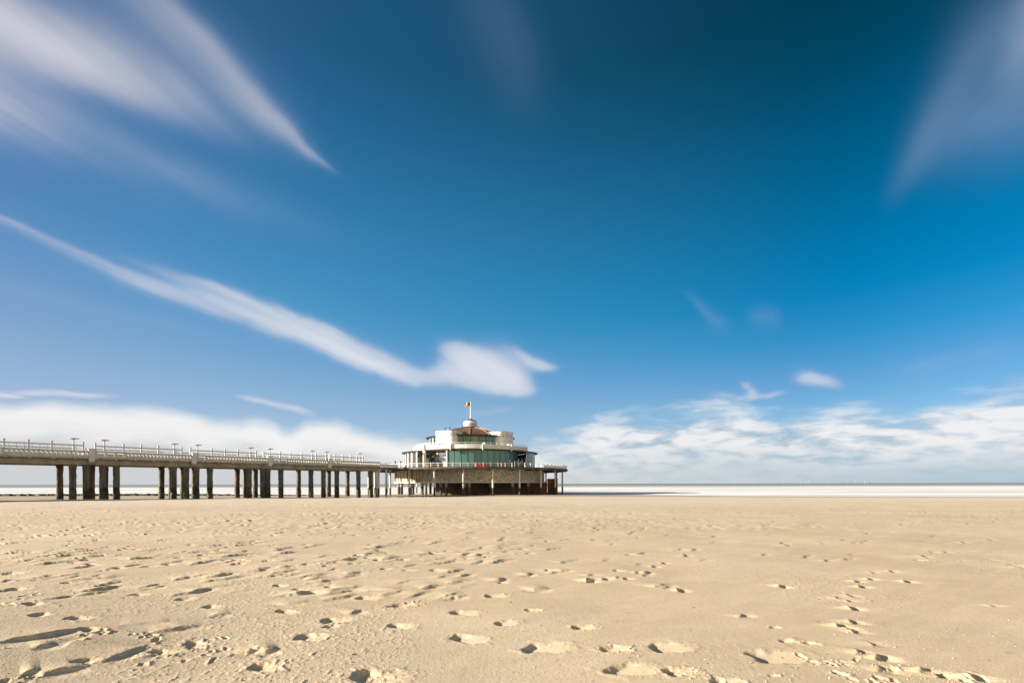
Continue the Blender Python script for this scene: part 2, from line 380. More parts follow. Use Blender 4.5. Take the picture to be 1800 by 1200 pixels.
# ------------------------------------------------------------------ mesh builder
class MB:
    def __init__(s): s.v = []; s.f = []
    def quad8(s, p):
        b = len(s.v); s.v += p
        s.f += [tuple(b + i for i in q) for q in ((0, 3, 2, 1), (4, 5, 6, 7), (0, 1, 5, 4), (1, 2, 6, 5), (2, 3, 7, 6), (3, 0, 4, 7))]
        return s
    def box(s, x0, x1, y0, y1, z0, z1):
        return s.quad8([(x0, y0, z0), (x1, y0, z0), (x1, y1, z0), (x0, y1, z0), (x0, y0, z1), (x1, y0, z1), (x1, y1, z1), (x0, y1, z1)])
    def rbox(s, c, a, sx, sy, z0, z1):
        """box centred at c (x, y), local x turned by angle a"""
        ca, sa = math.cos(a), math.sin(a); q = []
        for z in (z0, z1):
            for lx, ly in ((-sx / 2, -sy / 2), (sx / 2, -sy / 2), (sx / 2, sy / 2), (-sx / 2, sy / 2)):
                q.append((c[0] + lx * ca - ly * sa, c[1] + lx * sa + ly * ca, z))
        return s.quad8(q)
    def prism(s, poly, z0, z1, flip=False):
        b = len(s.v); n = len(poly)
        s.v += [(x, y, z0) for x, y in poly] + [(x, y, z1) for x, y in poly]
        s.f.append(tuple(range(b + n - 1, b - 1, -1))); s.f.append(tuple(range(b + n, b + 2 * n)))
        s.f += [(b + i, b + (i + 1) % n, b + n + (i + 1) % n, b + n + i) for i in range(n)]
        return s
    def tube(s, p0, p1, r0, r1=None, n=10):
        r1 = r0 if r1 is None else r1
        p0 = Vector(p0); p1 = Vector(p1); d = (p1 - p0).normalized()
        a = d.orthogonal().normalized(); c = d.cross(a); b = len(s.v)
        for p, r in ((p0, r0), (p1, r1)):
            s.v += [tuple(p + (a * math.cos(2 * math.pi * i / n) + c * math.sin(2 * math.pi * i / n)) * r) for i in range(n)]
        s.f += [(b + i, b + (i + 1) % n, b + n + (i + 1) % n, b + n + i) for i in range(n)]
        s.f.append(tuple(range(b + n - 1, b - 1, -1))); s.f.append(tuple(range(b + n, b + 2 * n)))
        return s
    def sweep(s, prof, a0, a1, n, flute=0.0):
        """closed (r, z) profile swept over compass azimuth a0..a1 degrees (0 = towards the beach)"""
        full = abs(a1 - a0) >= 359.9; k = len(prof); b = len(s.v)
        cnt = n if full else n + 1
        for i in range(cnt):
            a = R(a0 + (a1 - a0) * i / n)
            for (r, z) in prof: s.v.append((r * math.sin(a), -r * math.cos(a), z))
        for i in range(n):
            j = (i + 1) % cnt
            for q in range(k):
                q2 = (q + 1) % k
                s.f.append((b + i * k + q, b + j * k + q, b + j * k + q2, b + i * k + q2))
        if not full:
            s.f.append(tuple(b + q for q in range(k))); s.f.append(tuple(b + n * k + q for q in range(k - 1, -1, -1)))
        return s
    def ball(s, c, r, n=10, sq=1.0):
        b = len(s.v); m = n // 2
        for i in range(1, m):
            t = math.pi * i / m
            for j in range(n):
                p = 2 * math.pi * j / n
                s.v.append((c[0] + r * math.sin(t) * math.cos(p), c[1] + r * math.sin(t) * math.sin(p), c[2] + r * sq * math.cos(t)))
        s.v += [(c[0], c[1], c[2] + r * sq), (c[0], c[1], c[2] - r * sq)]; T = len(s.v) - 2; Bt = T + 1
        for j in range(n):
            j2 = (j + 1) % n
            s.f.append((T, b + j, b + j2)); s.f.append((Bt, b + (m - 2) * n + j2, b + (m - 2) * n + j))
            for i in range(m - 2):
                s.f.append((b + i * n + j, b + (i + 1) * n + j, b + (i + 1) * n + j2, b + i * n + j2))
        return s
    def build(s, name, m, parent=None, smooth=False):
        me = bpy.data.meshes.new(name); me.from_pydata(s.v, [], s.f)
        import bmesh
        bm = bmesh.new(); bm.from_mesh(me); bmesh.ops.recalc_face_normals(bm, faces=bm.faces); bm.to_mesh(me); bm.free()
        me.materials.append(m)
        if smooth:
            me.polygons.foreach_set('use_smooth', [True] * len(me.polygons))
            me.set_sharp_from_angle(angle=R(35))
        o = bpy.data.objects.new(name, me); COL.objects.link(o)
        if parent: o.parent = parent
        return o

def tag(o, label=None, cat=None, group=None, kind=None):
    for k, v in (('label', label), ('category', cat), ('group', group), ('kind', kind)):
        if v: o[k] = v
    return o
def empty(name, loc, rz, label, cat, group=None):
    o = bpy.data.objects.new(name, None); COL.objects.link(o); o.empty_display_size = .5
    o.location = loc; o.rotation_euler = (0, 0, rz)
    return tag(o, label, cat, group)
def copy_tree(o, parent=None):
    c = o.copy(); COL.objects.link(c)
    if parent is not None: c.parent = parent
    for ch in list(o.children): copy_tree(ch, c)
    return c
def pol(r, a): return (r * math.sin(R(a)), -r * math.cos(R(a)))

# ------------------------------------------------------------------ numpy noise
def vnoise(x, y, seed=0):
    xi = np.floor(x).astype(np.int64); yi = np.floor(y).astype(np.int64)
    fx = x - xi; fy = y - yi
    fx = fx * fx * fx * (fx * (fx * 6 - 15) + 10); fy = fy * fy * fy * (fy * (fy * 6 - 15) + 10)
    def hsh(a, b):
        k = (a * 374761393 + b * 668265263 + seed * 974711) & 0xffffffff
        k = ((k ^ (k >> 13)) * 1274126177) & 0xffffffff
        return ((k ^ (k >> 16)) & 0xffff) / 32767.5 - 1.0
    return (hsh(xi, yi) * (1 - fx) + hsh(xi + 1, yi) * fx) * (1 - fy) + (hsh(xi, yi + 1) * (1 - fx) + hsh(xi + 1, yi + 1) * fx) * fy
def sstep(v, a, b):
    t = np.clip((v - a) / (b - a), 0, 1); return t * t * (3 - 2 * t)

# ------------------------------------------------------------------ beach
SEA = -1.5
def beach_base(X, Y):
    cr = np.interp(X, [-300, -80, -30, -18, -6, 10, 40, 75, 300], [71, 72, 77, 81, 84, 84, 77, 72, 71])
    sh = np.interp(X, [-300, -130, -40, -20, 18, 30, 55, 110, 300], [170, 150, 141, 140, 139, 132, 113, 100, 86])
    t = np.clip((Y - 7) / (cr - 7), 0, 1)
    z = -.72 * t ** 1.05
    s = Y - cr
    z = z - .36 * sstep(s, 0, 6)
    z = np.where(s > 3, z - (SEA * -1 - 1.08) * np.clip((s - 3) / (sh - cr - 3), 0, 1), z)
    z = z - np.clip((Y - sh) * .02, 0, 2.5)
    z = z - .48 * np.exp(-(((X + 23) / 15) ** 2 + ((Y - 106) / 9) ** 2))
    z = z - .30 * np.exp(-(((X + 52) / 10) ** 2 + ((Y - 112) / 5) ** 2))
    z = z + .30 * np.exp(-(((X + 6.6) / 2.9) ** 2 + ((Y - 3.0) / 2.6) ** 2))  # mound added so its lee slope darkens the left foreground
    return z

def gp(x, y):
    """ground point under a photo pixel"""
    y = y - (900 - x) * 0.00222
    Y = EYE * F / (y - 850)
    for _ in range(3): Y = (EYE - float(beach_base(np.array((x - 900) / F * Y), np.array(Y)))) * F / (y - 850)
    return ((x - 900) / F * Y, Y)

def build_beach():
    # rows in depth, columns in slope X / Y, so the mesh is finest near the viewer
    rows = list(-np.geomspace(2.0, 400, 22)[::-1]) + list(np.linspace(-1.5, 2.4, 14))
    Y = 2.5
    while Y < 150:
        rows.append(Y); Y += min(max(Y * Y * .00058, .0095), .34)
    rows += list(np.linspace(150.5, 420, 60))
    rows = np.array(rows)
    u = np.concatenate([np.linspace(-1.7, -1.16, 60)[:-1], np.linspace(-1.16, 1.16, 1320), np.linspace(1.16, 1.7, 60)[1:]])
    ext = np.geomspace(6, 3000, 14)
    ye = np.maximum(np.abs(rows), 2.5)
    Xc = u[None, :] * ye[:, None]
    Xl = -(1.7 * ye[:, None] + ext[None, ::-1]); Xr = 1.7 * ye[:, None] + ext[None, :]
    X = np.concatenate([Xl, Xc, Xr], 1); Yg = np.repeat(rows[:, None], X.shape[1], 1)
    nr, nc = X.shape
    Z = beach_base(X, Yg)
    near = (rows > 2.4) & (rows < 60); ri = np.where(near)[0]; a, b = ri[0], ri[-1] + 1
    x = X[a:b]; y = Yg[a:b]; z = np.zeros_like(x)
    # broad undulation, wind-blown streaks
    ca, sa = math.cos(R(24)), math.sin(R(24))
    wu = x * ca + y * sa; wv = -x * sa + y * ca
    z += .03 * vnoise(x * .22, y * .22, 1) + .010 * vnoise(x * .7, y * .7, 2)
    z += .006 * vnoise(wu * .8, wv * 3.2, 3) + .0035 * vnoise(wu * 2.0, wv * 9, 4)
    patch = sstep(vnoise(x * .45 + 7, y * .45, 5) + .25 * (x < -1), .05, .6)
    fade = 1 - sstep(y, 8, 17)
    z += fade * (.0003 * vnoise(x * 19, y * 19, 6) + .0005 * vnoise(x * 52, y * 52, 7) * (.5 + .5 * patch) + .0007 * vnoise(x * 110, y * 110, 27))
    crumb = np.maximum(vnoise(x * 38, y * 38, 8) - .45, 0) * .016 + np.maximum(vnoise(x * 17, y * 17, 18) - .5, 0) * .022
    z += fade * crumb * (.05 + .40 * patch)
    # rippled belt in the middle distance
    belt = sstep(y, 14.5, 18) * (1 - sstep(y, 27, 33)) * (.35 + .65 * sstep(vnoise(x * .12, y * .12, 9), -.4, .4))
    rip = .5 * vnoise(x * 2.4 + 1.5 * vnoise(x * .6, y * .6, 10), y * 1.7, 11) + .9 * vnoise(x * 5.2 + 2 * vnoise(x * .8, y * .8, 10), y * 2.2, 12)
    z += belt * .013 * rip
    far = sstep(y, 22, 40)
    z += far * (.006 * vnoise(x * .9, y * .5, 13) + .005 * vnoise(x * 2.2, y * 1.4, 14))
    rowy = rows[a:b]
    sdir = np.array([.97, .24])
    prng = np.random.RandomState(3)
    soft = np.zeros_like(z)
    def window(cx, cy, rad):
        i0, i1 = np.searchsorted(rowy, (cy - rad, cy + rad))
        if i1 <= i0: return None
        xs = x[(i0 + i1) // 2]
        lo = x[i0] if cx > 0 else x[i1 - 1]; hi = x[i1 - 1] if cx > 0 else x[i0]
        j0 = max(0, min(np.searchsorted(x[i0], cx - rad), np.searchsorted(x[i1 - 1], cx - rad)) - 1)
        j1 = max(np.searchsorted(x[i0], cx + rad), np.searchsorted(x[i1 - 1], cx + rad)) + 1
        if j1 <= j0: return None
        return slice(i0, i1), slice(j0, j1)
    def pit(cx, cy, Ln, Wd, ang, dep, lump=.5, slope=.65, rimk=.10):
        """a footprint: steep on the sunward side, ramping out on the far side, with a thrown-up rim"""
        w = window(cx, cy, 2.1 * max(Ln, Wd))
        if w is None: return
        dx = x[w] - cx; dy = y[w] - cy; c, s = math.cos(ang), math.sin(ang)
        la = dx * c + dy * s; lb = -dx * s + dy * c
        sd = prng.randint(999)
        wig = 1 + .22 * vnoise(la * 9 + sd, lb * 9, sd)
        waist = 1 - .22 * np.exp(-((la / Ln + .15) / .3) ** 2)
        r = np.sqrt((la / Ln) ** 2 + (lb / (Wd * waist)) ** 2) * wig
        sx = (dx * sdir[0] + dy * sdir[1]) / max(Ln, Wd)
        prof = np.clip(1 - r, 0, None)
        if slope > .2: body = 1.15 * sstep(prof, 0, .42) * (1 - sstep(sx, -.85, 1.05))
        else: body = sstep(prof, 0, .22)
        rim = np.exp(-((r - 1.16) / .17) ** 2) * (.45 + .55 * vnoise(dx * 14 + sd, dy * 14, sd + 1))
        lumps = np.clip(vnoise(dx * 34 + sd, dy * 34, sd + 2), 0, 1) * np.exp(-((r - .75) / .55) ** 2)
        z[w] += -dep * body + dep * rimk * rim * (rim > 0) + lump * .009 * lumps
    def scarp(p, q, hgt, back=.16):
        """a low wind-cut lip: steep on the side facing the viewer, with a shallow scour in front"""
        if q[0] < p[0]: p, q = q, p
        cx, cy = (p[0] + q[0]) / 2, (p[1] + q[1]) / 2
        Ln = math.hypot(q[0] - p[0], q[1] - p[1]) / 2; ang = math.atan2(q[1] - p[1], q[0] - p[0])
        Ln *= 1.2; w = window(cx, cy, Ln * 1.15 + .5)
        if w is None: return
        dx = x[w] - cx; dy = y[w] - cy; c, s = math.cos(ang), math.sin(ang)
        la = dx * c + dy * s; lb = -dx * s + dy * c; sd = prng.randint(999)
        lb = lb + .035 * vnoise(la * 5 + sd, la * 0, sd) + .014 * vnoise(la * 17 + sd, lb * 6, sd + 5)
        taper = np.clip(1 - (la / Ln) ** 2, 0, None) ** 1.25 * (.85 + .5 * vnoise(la * 4 + sd, la * 0 + 3, sd + 9))
        stp = max(.018, .011 * cy ** .5)
        z[w] += hgt * taper * sstep(lb, -stp, stp) * np.exp(-np.maximum(lb, 0) / back) - .55 * hgt * taper * np.exp(-((lb + .07) / .075) ** 2)
    # prints read off the photograph: x, y, width in px, lumpiness
    P = [(90, 1015, 30, .5), (126, 1025, 34, .3), (247, 1044, 40, .3), (325, 1052, 42, .2), (372, 1064, 40, .3), (60, 1061, 44, .8), (72, 1077, 44, .5), (142, 1083, 56, 1.0),
         (160, 1103, 50, .6), (290, 1139, 54, .3), (345, 1127, 60, 1.6), (150, 1156, 48, .8), (493, 1029, 34, .2), (585, 1031, 32, .8), (556, 1040, 48, .4), (648, 1049, 48, .4),
         (710, 1060, 60, 1.8), (506, 1072, 48, .4), (594, 1086, 66, .5), (584, 1097, 34, .3), (706, 1095, 56, .2), (816, 1074, 58, .4), (825, 1119, 76, .3), (890, 1092, 48, .3),
         (550, 1116, 66, .9), (468, 1168, 70, 1.3), (664, 1187, 108, 1.0), (964, 1134, 92, .4), (940, 1070, 34, .9), (1028, 1098, 50, 1.3), (1082, 1136, 62, 1.6), (1178, 1135, 82, .3),
         (1110, 1171, 98, .4), (1198, 1176, 66, 1.3), (1366, 1148, 108, .3), (1286, 1196, 70, 1.4), (1365, 1100, 24, 1.0), (1385, 1123, 36, 1.4), (1430, 1127, 30, 1.2),
         (430, 988, 26, .6), (388, 968, 22, .8), (1090, 1003, 26, .8), (970, 1003, 34, 1.2), (885, 1024, 24, .6), (873, 1046, 44, .7), (680, 1000, 26, .8), (300, 993, 30, .8),
         (265, 997, 34, .9), (20, 1010, 46, 1.0), (160, 993, 30, .4), (210, 1000, 36, .3), (10, 1040, 30, 1.4), (5, 1062, 44, 1.6)]
    for (qx, qy, wpx, lump) in P:
        c = gp(qx, qy); Wm = wpx / F * c[1]
        pit(c[0], c[1], Wm * .50, Wm * .36, R(prng.uniform(-28, 28)), min(.036, .014 + .047 * Wm), lump * .8, .62)
    # dog tracks on the right: small deep holes
    for (qx, qy) in [(1505, 1022), (1507, 1030), (1525, 1018), (1528, 1007), (1485, 1054), (1472, 1050), (1495, 1046), (1500, 1068), (1497, 1091), (1472, 1098), (1500, 1108), (1490, 1102),
                     (1522, 1128), (1504, 1142), (1537, 1151), (1537, 1170), (1592, 1022), (1562, 1005), (1374, 1030), (1190, 1037), (1300, 1080), (1620, 1176), (1640, 1180), (1712, 1187), (1743, 1062),
                     (1120, 1008), (1150, 996), (1165, 990), (1133, 1012), (1060, 1018), (1085, 1016), (1036, 1021), (1095, 1017)]:
        c = gp(qx, qy); l_ = prng.uniform(.06, .09); a_ = R(prng.normal(62, 10)); scarp((c[0] - l_ * math.cos(a_), c[1] - l_ * math.sin(a_)), (c[0] + l_ * math.cos(a_), c[1] + l_ * math.sin(a_)), .042, .07)
    for (qx, qy, n_, sp) in [(1525, 1190, 26, .40), (1490, 1165, 14, .3), (355, 1140, 22, .42), (300, 1112, 16, .4), (200, 1112, 12, .35), (1690, 1185, 8, .3), (20, 1050, 16, .4), (60, 1190, 10, .4)]:
        c = gp(qx, qy)
        for _ in range(n_ // 2):
            pit(c[0] + prng.normal(0, sp * .6), c[1] + prng.normal(0, sp * .35), prng.uniform(.03, .08), prng.uniform(.025, .05), prng.uniform(0, 3), prng.uniform(.008, .022), 1.6, .3)
    Gv = [((0, 1127), (140, 1102), .05, .042), ((100, 1135), (162, 1115), .07, .05), ((70, 1177), (150, 1165), .07, .05), ((216, 1096), (292, 1090), .06, .05),
          ((275, 1107), (355, 1095), .07, .05), ((178, 1157), (250, 1131), .085, .05), ((397, 1145), (482, 1136), .045, .045), ((144, 1039), (212, 1030), .07, .05), ((245, 1033), (280, 1026), .05, .045),
          ((75, 1054), (125, 1047), .07, .05), ((370, 1081), (405, 1077), .05, .045), ((170, 1005), (200, 1003), .06, .05), ((155, 1018), (200, 1014), .06, .045), ((305, 1019), (333, 1016), .05, .045),
          ((362, 1016), (412, 1009), .06, .05), ((480, 1047), (535, 1042), .07, .05), ((570, 1052), (625, 1045), .065, .05), ((475, 1060), (533, 1059), .06, .045), ((610, 1075), (632, 1069), .05, .045),
          ((649, 1037), (700, 1036), .06, .05), ((742, 1034), (776, 1029), .07, .05), ((776, 1051), (820, 1047), .05, .045), ((602, 1015), (634, 1010), .07, .05), ((860, 1021), (890, 1017), .06, .05),
          ((920, 1037), (965, 1034), .06, .05), ((912, 1011), (940, 1009), .06, .05), ((1021, 1022), (1046, 1019), .05, .04), ((1122, 1009), (1142, 1006), .06, .045), ((0, 1025), (25, 1021), .05, .045),
          ((55, 1133), (95, 1128), .03, .03), ((235, 1150), (280, 1143), .025, .03), ((38, 1180), (70, 1175), .04, .035), ((450, 1143), (487, 1137), .05, .045),
          ((215, 998), (250, 993), .06, .05), ((112, 1002), (160, 996), .06, .05), ((370, 993), (403, 990), .06, .045), ((300, 973), (330, 970), .06, .05), ((490, 1000), (515, 996), .06, .045)]
    for p, q, wd, dep in Gv: scarp(gp(*p), gp(*q), dep * .60, .10 + wd)
    # older prints and scuffs scattered further out, denser to the left
    cnt = 0
    while cnt < 760:
        yy = 1 / prng.uniform(1 / 50, 1 / 6.5); ux = prng.uniform(-1.15, 1.15)
        keep = (.9 if ux < .05 else .30 if ux < .35 else .16)
        if yy < 9: keep *= .26 if ux < -.1 else .10
        if 11 < yy < 15 and ux > .1: keep *= .7
        if prng.rand() > keep: continue
        cnt += 1
        cx = ux * yy
        an = R(prng.normal(48 if yy < 14 else 40, 11)); ln = prng.uniform(.10, .34) * (1 if yy < 12 else 1.5 if yy < 24 else 2.2)
        d = (math.cos(an) * ln, math.sin(an) * ln)
        if yy > 24 or prng.rand() < .80: scarp((cx - d[0], yy - d[1]), (cx + d[0], yy + d[1]), prng.uniform(.014, .030) * (1 if yy < 18 else 1.3), prng.uniform(.12, .3))
        else: pit(cx, yy, prng.uniform(.12, .19), prng.uniform(.09, .13), prng.uniform(-.4, .4), prng.uniform(.018, .034), .4, .7)
    Z[a:b] += z
    # a little relief on the sand beyond, and the footing around the piers
    fr = (rows >= 60) & (rows < 150)
    Z[fr] += .02 * vnoise(X[fr] * .25, Yg[fr] * .25, 21)
    V = np.stack([X, Yg, Z], -1).reshape(-1, 3).astype(np.float32)
    idx = np.arange(nr * nc).reshape(nr, nc)
    q = np.stack([idx[:-1, :-1], idx[:-1, 1:], idx[1:, 1:], idx[1:, :-1]], -1).reshape(-1, 4)
    me = bpy.data.meshes.new('beach')
    me.vertices.add(len(V)); me.vertices.foreach_set('co', V.ravel())
    me.loops.add(q.size); me.loops.foreach_set('vertex_index', q.ravel().astype(np.int32))
    me.polygons.add(len(q)); me.polygons.foreach_set('loop_start', np.arange(0, q.size, 4, dtype=np.int32))
    me.update(calc_edges=True)
    me.polygons.foreach_set('use_smooth', np.ones(len(q), dtype=bool))
    m, nt, X_, b_ = new_mat('sand')
    g = nt.nodes.new('ShaderNodeNewGeometry'); Pn = g.outputs['Position']; sx, sy, sz = X_.sep(Pn)
    n1 = X_.noise(Pn, .35, 5.0, .55); n2 = X_.noise(Pn, 60.0, 3.0, .6); n3 = X_.noise(X_.mapping(Pn, scale=(1.2, 3.5, 1), rot=(0, 0, R(24))), 1.0, 4.0, .6)
    n5 = X_.noise(Pn, 260.0, 2.0, .6)
    c = X_.mix(X_.ss(n1, .3, .7), (.535, .412, .268, 1), (.59, .467, .315, 1))
    c = X_.mix(X_.mul(X_.ss(n3, .45, .7), .35), c, (.61, .50, .355, 1))
    c = X_.mix(X_.mul(X_.ss(n2, .52, .75), .30), c, (.33, .26, .175, 1))
    c = X_.mix(X_.mul(X_.ss(n5, .58, .72), .35), c, (.62, .55, .45, 1))
    c = X_.mix(X_.mul(X_.ss(n5, .42, .30), .35), c, (.25, .19, .125, 1))
    n6 = X_.noise(X_.mapping(Pn, scale=(.035, .11, 1), rot=(0, 0, R(8))), 1.0, 4.0, .55)
    c = X_.mix(X_.ss(n6, .52, .70), c, X_.mix(.28, c, (.40, .30, .185, 1)))
    c = X_.mix(X_.ss(n6, .48, .32), c, X_.mix(.35, c, (.68, .57, .42, 1)))
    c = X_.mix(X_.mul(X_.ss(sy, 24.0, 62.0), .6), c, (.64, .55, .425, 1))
    wet = X_.ss(X_.add(sz, X_.mul(X_.sub(X_.noise(Pn, .12, 4.0, .6), .5), .22)), -.86, -1.10)
    c = X_.mix(wet, c, (.43, .35, .25, 1))
    nt.links.new(c, b_.inputs['Base Color'])
    nt.links.new(X_.lin(wet, 0, 1, .95, .7), b_.inputs['Roughness'])
    b_.inputs['Specular IOR Level'].default_value = .25
    bn = nt.nodes.new('ShaderNodeBump'); bn.inputs['Strength'].default_value = .55; bn.inputs['Distance'].default_value = .006
    nt.links.new(X_.add(X_.noise(Pn, 90.0, 3.0, .65), X_.mul(X_.noise(Pn, 28.0, 3.0, .6), .9)), bn.inputs['Height'])
    nt.links.new(bn.outputs[0], b_.inputs['Normal'])
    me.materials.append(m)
    o = bpy.data.objects.new('beach', me); COL.objects.link(o); tag(o, kind='structure')
    # height lookup for the things that lie on the sand
    def height(px_, py_):
        i = int(np.clip(np.searchsorted(rows, py_), 1, nr - 1)); j = int(np.clip(np.searchsorted(X[i], px_), 1, nc - 1))
        return float(Z[i, j])
    return height
HEIGHT = build_beach()

def scatter(name, n, size, m, label, cat, flat, yr=(3.4, 11), seed=1, patches=None, kinds=6):
    """many tiny loose bits lying on the sand, as one object"""
    pr = np.random.RandomState(seed); vs = []; fs = []
    for _ in range(n):
        y = 1 / pr.uniform(1 / yr[1], 1 / yr[0]); x = pr.uniform(-1.12, 1.12) * y
        if patches and pr.rand() < .6:
            p = patches[pr.randint(len(patches))]; c = gp(p[0], p[1]); x = c[0] + pr.normal(0, p[2]); y = c[1] + pr.normal(0, p[2] * .6)
            if y < 3.2: continue
        s = size * pr.lognormal(0, .45); z = HEIGHT(x, y); b = len(vs); a = pr.uniform(0, 6.3)
        k = kinds
        for i in range(k):
            t = a + 2 * math.pi * i / k; rr = s * pr.uniform(.6, 1.15)
            vs.append((x + rr * math.cos(t), y + rr * math.sin(t) * .8, z + s * flat * pr.uniform(-.3, .35)))
        vs.append((x + pr.normal(0, s * .15), y, z + s * flat * pr.uniform(.8, 1.4)))
        fs += [(b + i, b + (i + 1) % k, b + k) for i in range(k)]
    me = bpy.data.meshes.new(name); me.from_pydata(vs, [], fs); me.materials.append(m)
    o = bpy.data.objects.new(name, me); COL.objects.link(o); tag(o, label, cat, kind='stuff')
PATCH = [(345, 1140, .30), (300, 1115, .35), (200, 1115, .35), (710, 1062, .18), (1525, 1185, .35), (1495, 1160, .4), (1510, 1100, .3), (1085, 1140, .15), (1198, 1178, .15), (664, 1185, .25),
         (560, 1180, .3), (60, 1050, .5), (400, 1085, .45), (140, 1085, .2), (640, 1130, .5), (1620, 1180, .3), (1290, 1192, .2), (250, 1150, .25), (840, 1090, .4)]
M_CRUMB = mat('sand_lump', (.47, .39, .28), .95, .2, 8.0)
M_SHELL = mat('shell_white', (.72, .66, .58), .5, .3, 30.0)
M_SHELLD = mat('shell_dark', (.10, .075, .055), .6, .4, 30.0)
scatter('sand_crumbs', 3600, .0048, M_CRUMB, 'loose crumbs of sand kicked out around the footprints', 'sand', .75, (3.4, 9), 1, PATCH)
scatter('shell_fragments', 700, .0050, M_SHELL, 'broken white shell fragments strewn over the near sand', 'shells', .3, (3.4, 10), 2, kinds=5)
scatter('dark_grit', 1700, .0044, M_SHELLD, 'dark bits of shell and grit on the near sand', 'grit', .5, (3.4, 12), 3, kinds=5)

# ------------------------------------------------------------------ sea
def build_sea():
    mb = MB()
    ys = [60, 100, 130, 160, 200, 260, 400, 700, 1500, 4000, 12000, 40000, 80000]
    b = 0
    for y in ys: mb.v += [(-y * 3 - 3000, y, SEA), (y * 3 + 3000, y, SEA)]
    for i in range(len(ys) - 1): mb.f.append((2 * i, 2 * i + 1, 2 * i + 3, 2 * i + 2))
    m, nt, X, bs = new_mat('sea_water')
    g = nt.nodes.new('ShaderNodeNewGeometry'); P = g.outputs['Position']; x, y, z = X.sep(P)
    n = X.noise(X.mapping(P, scale=(.004, .022, 1)), 1.0, 5.0, .6)
    n2 = X.noise(X.mapping(P, scale=(.012, .09, 1)), 1.0, 4.0, .6)
    # surf smoothed by time: white from the shore out to the breaker line
    inv = X.div(1000.0, y)                                    # 1000 / distance
    edge = X.add(inv, X.mul(X.sub(n, .5), 1.3))
    foam = X.ss(edge, 1.45, 2.7)
    lace = X.ss(X.add(n2, X.mul(X.sub(n, .5), .8)),   .34, .60, .66, 1.0)
    foam = X.mul(foam, lace)
    # the still pool on the beach and the water in the pier's lee carry no foam
    pool = X.mul(X.ss(y, 128.0, 118.0), X.ss(x, 15.0, 5.0))
    foam = X.mul(foam, X.sub(1.0, pool))
    deep = X.mix(X.ss(inv, .25, 1.1), (.20, .21, .155, 1), (.32, .32, .24, 1))
    col = X.mix(foam, deep, (.80, .79, .77, 1))
    nt.links.new(col, bs.inputs['Base Color'])
    nt.links.new(X.lin(X.add(foam, X.mul(X.ss(inv, 6.0, 1.5), .5)), 0, 1, .06, .75), bs.inputs['Roughness'])
    bs.inputs['IOR'].default_value = 1.33
    nt.links.new(X.lin(foam, 0, 1, .5, .05), bs.inputs['Specular IOR Level'])
    o = mb.build('sea', m); tag(o, kind='structure')
build_sea()

# ------------------------------------------------------------------ pier
PD = (.647, .763)
PANG = math.atan2(PD[1], PD[0])
P0 = (-71.8, 67.8)
def s_near(x):
    t = (x - 900) / F; return (t * P0[1] - P0[0]) / (PD[0] - t * PD[1])
def s_far(x, w):
    t = (x - 900) / F; X0 = P0[0] - .763 * w; Y0 = P0[1] + .647 * w
    return (t * Y0 - X0) / (PD[0] - t * PD[1])
pier = empty('pier', (P0[0], P0[1], 0), PANG, 'long grey concrete pier on square piles with a pierced balustrade, running out from the left', 'pier')
S0, S1 = -42.0, s_near(668)
def pbox(name, m, *boxes):
    mb = MB()
    for q in boxes: mb.box(*q)
    return mb.build(name, m, pier)
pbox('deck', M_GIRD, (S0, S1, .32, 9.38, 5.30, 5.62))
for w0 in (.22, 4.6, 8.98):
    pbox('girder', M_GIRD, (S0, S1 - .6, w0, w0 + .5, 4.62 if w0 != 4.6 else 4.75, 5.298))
# haunch at the end of the near girder
mb = MB(); mb.quad8([(S1 - .6, .22, 4.62), (S1 + 1.0, .22, 5.1), (S1 + 1.0, .72, 5.1), (S1 - .6, .72, 4.62), (S1 - .6, .22, 5.297), (S1 + 1.0, .22, 5.297), (S1 + 1.0, .72, 5.297), (S1 - .6, .72, 5.297)])
mb.build('haunch', M_GIRD, pier)
joints = [-29.0, -16.0, -3.0, s_near(161), s_near(341), s_near(474), s_near(579)]
ends = joints + [S1]
def balustrade_piece(s0, s1, slot):
    mb = MB(); y0, y1 = (0.0, .26)
    if slot:                                       # projecting bay: solid with two long slots
        y0, y1 = -.30, -.04
        mb.box(s0, s1, y0, y1, 5.72, 6.05); mb.box(s0, s1, y0, y1, 6.22, 6.36); mb.box(s0, s1, y0, y1, 6.52, 6.80)
        k = max(1, round((s1 - s0) / 1.3))
        for i in range(k + 1):
            c = s0 + .15 + (s1 - s0 - .3) * i / k
            mb.box(c - .15, c + .15, y0 + .003, y1 - .003, 6.05, 6.22); mb.box(c - .15, c + .15, y0 + .003, y1 - .003, 6.36, 6.52)
        mb.box(s0, s1, -.04, .26, 5.722, 5.90)
        return mb
    mb.box(s0, s1, y0, y1, 5.72, 6.10); mb.box(s0, s1, y0 - .03, y1 + .03, 6.50, 6.78)
    n = max(2, round((s1 - s0) / .50)); st = (s1 - s0) / n
    for i in range(n + 1):
        c = s0 + i * st
        q = [(-.20, 6.10), (-.08, 6.20), (-.08, 6.36), (-.20, 6.50), (.20, 6.50), (.08, 6.36), (.08, 6.20), (.20, 6.10)]
        if i == 0: q = [(max(0, a), z) for a, z in q]
        if i == n: q = [(min(0, a), z) for a, z in q]
        b = len(mb.v)
        mb.v += [(c + a, y0 + .02, z) for a, z in q] + [(c + a, y1 - .02, z) for a, z in q]
        k = len(q)
        mb.f.append(tuple(b + j for j in range(k))); mb.f.append(tuple(b + k + j for j in range(k - 1, -1, -1)))
        mb.f += [(b + j, b + (j + 1) % k, b + k + (j + 1) % k, b + k + j) for j in range(k)]
    return mb
def far_copy(o, dw):
    c = o.copy(); COL.objects.link(c); c.location.y += dw; return c
secs = []
prev = S0
for i, j in enumerate(ends):
    secs.append((prev, j)); prev = j
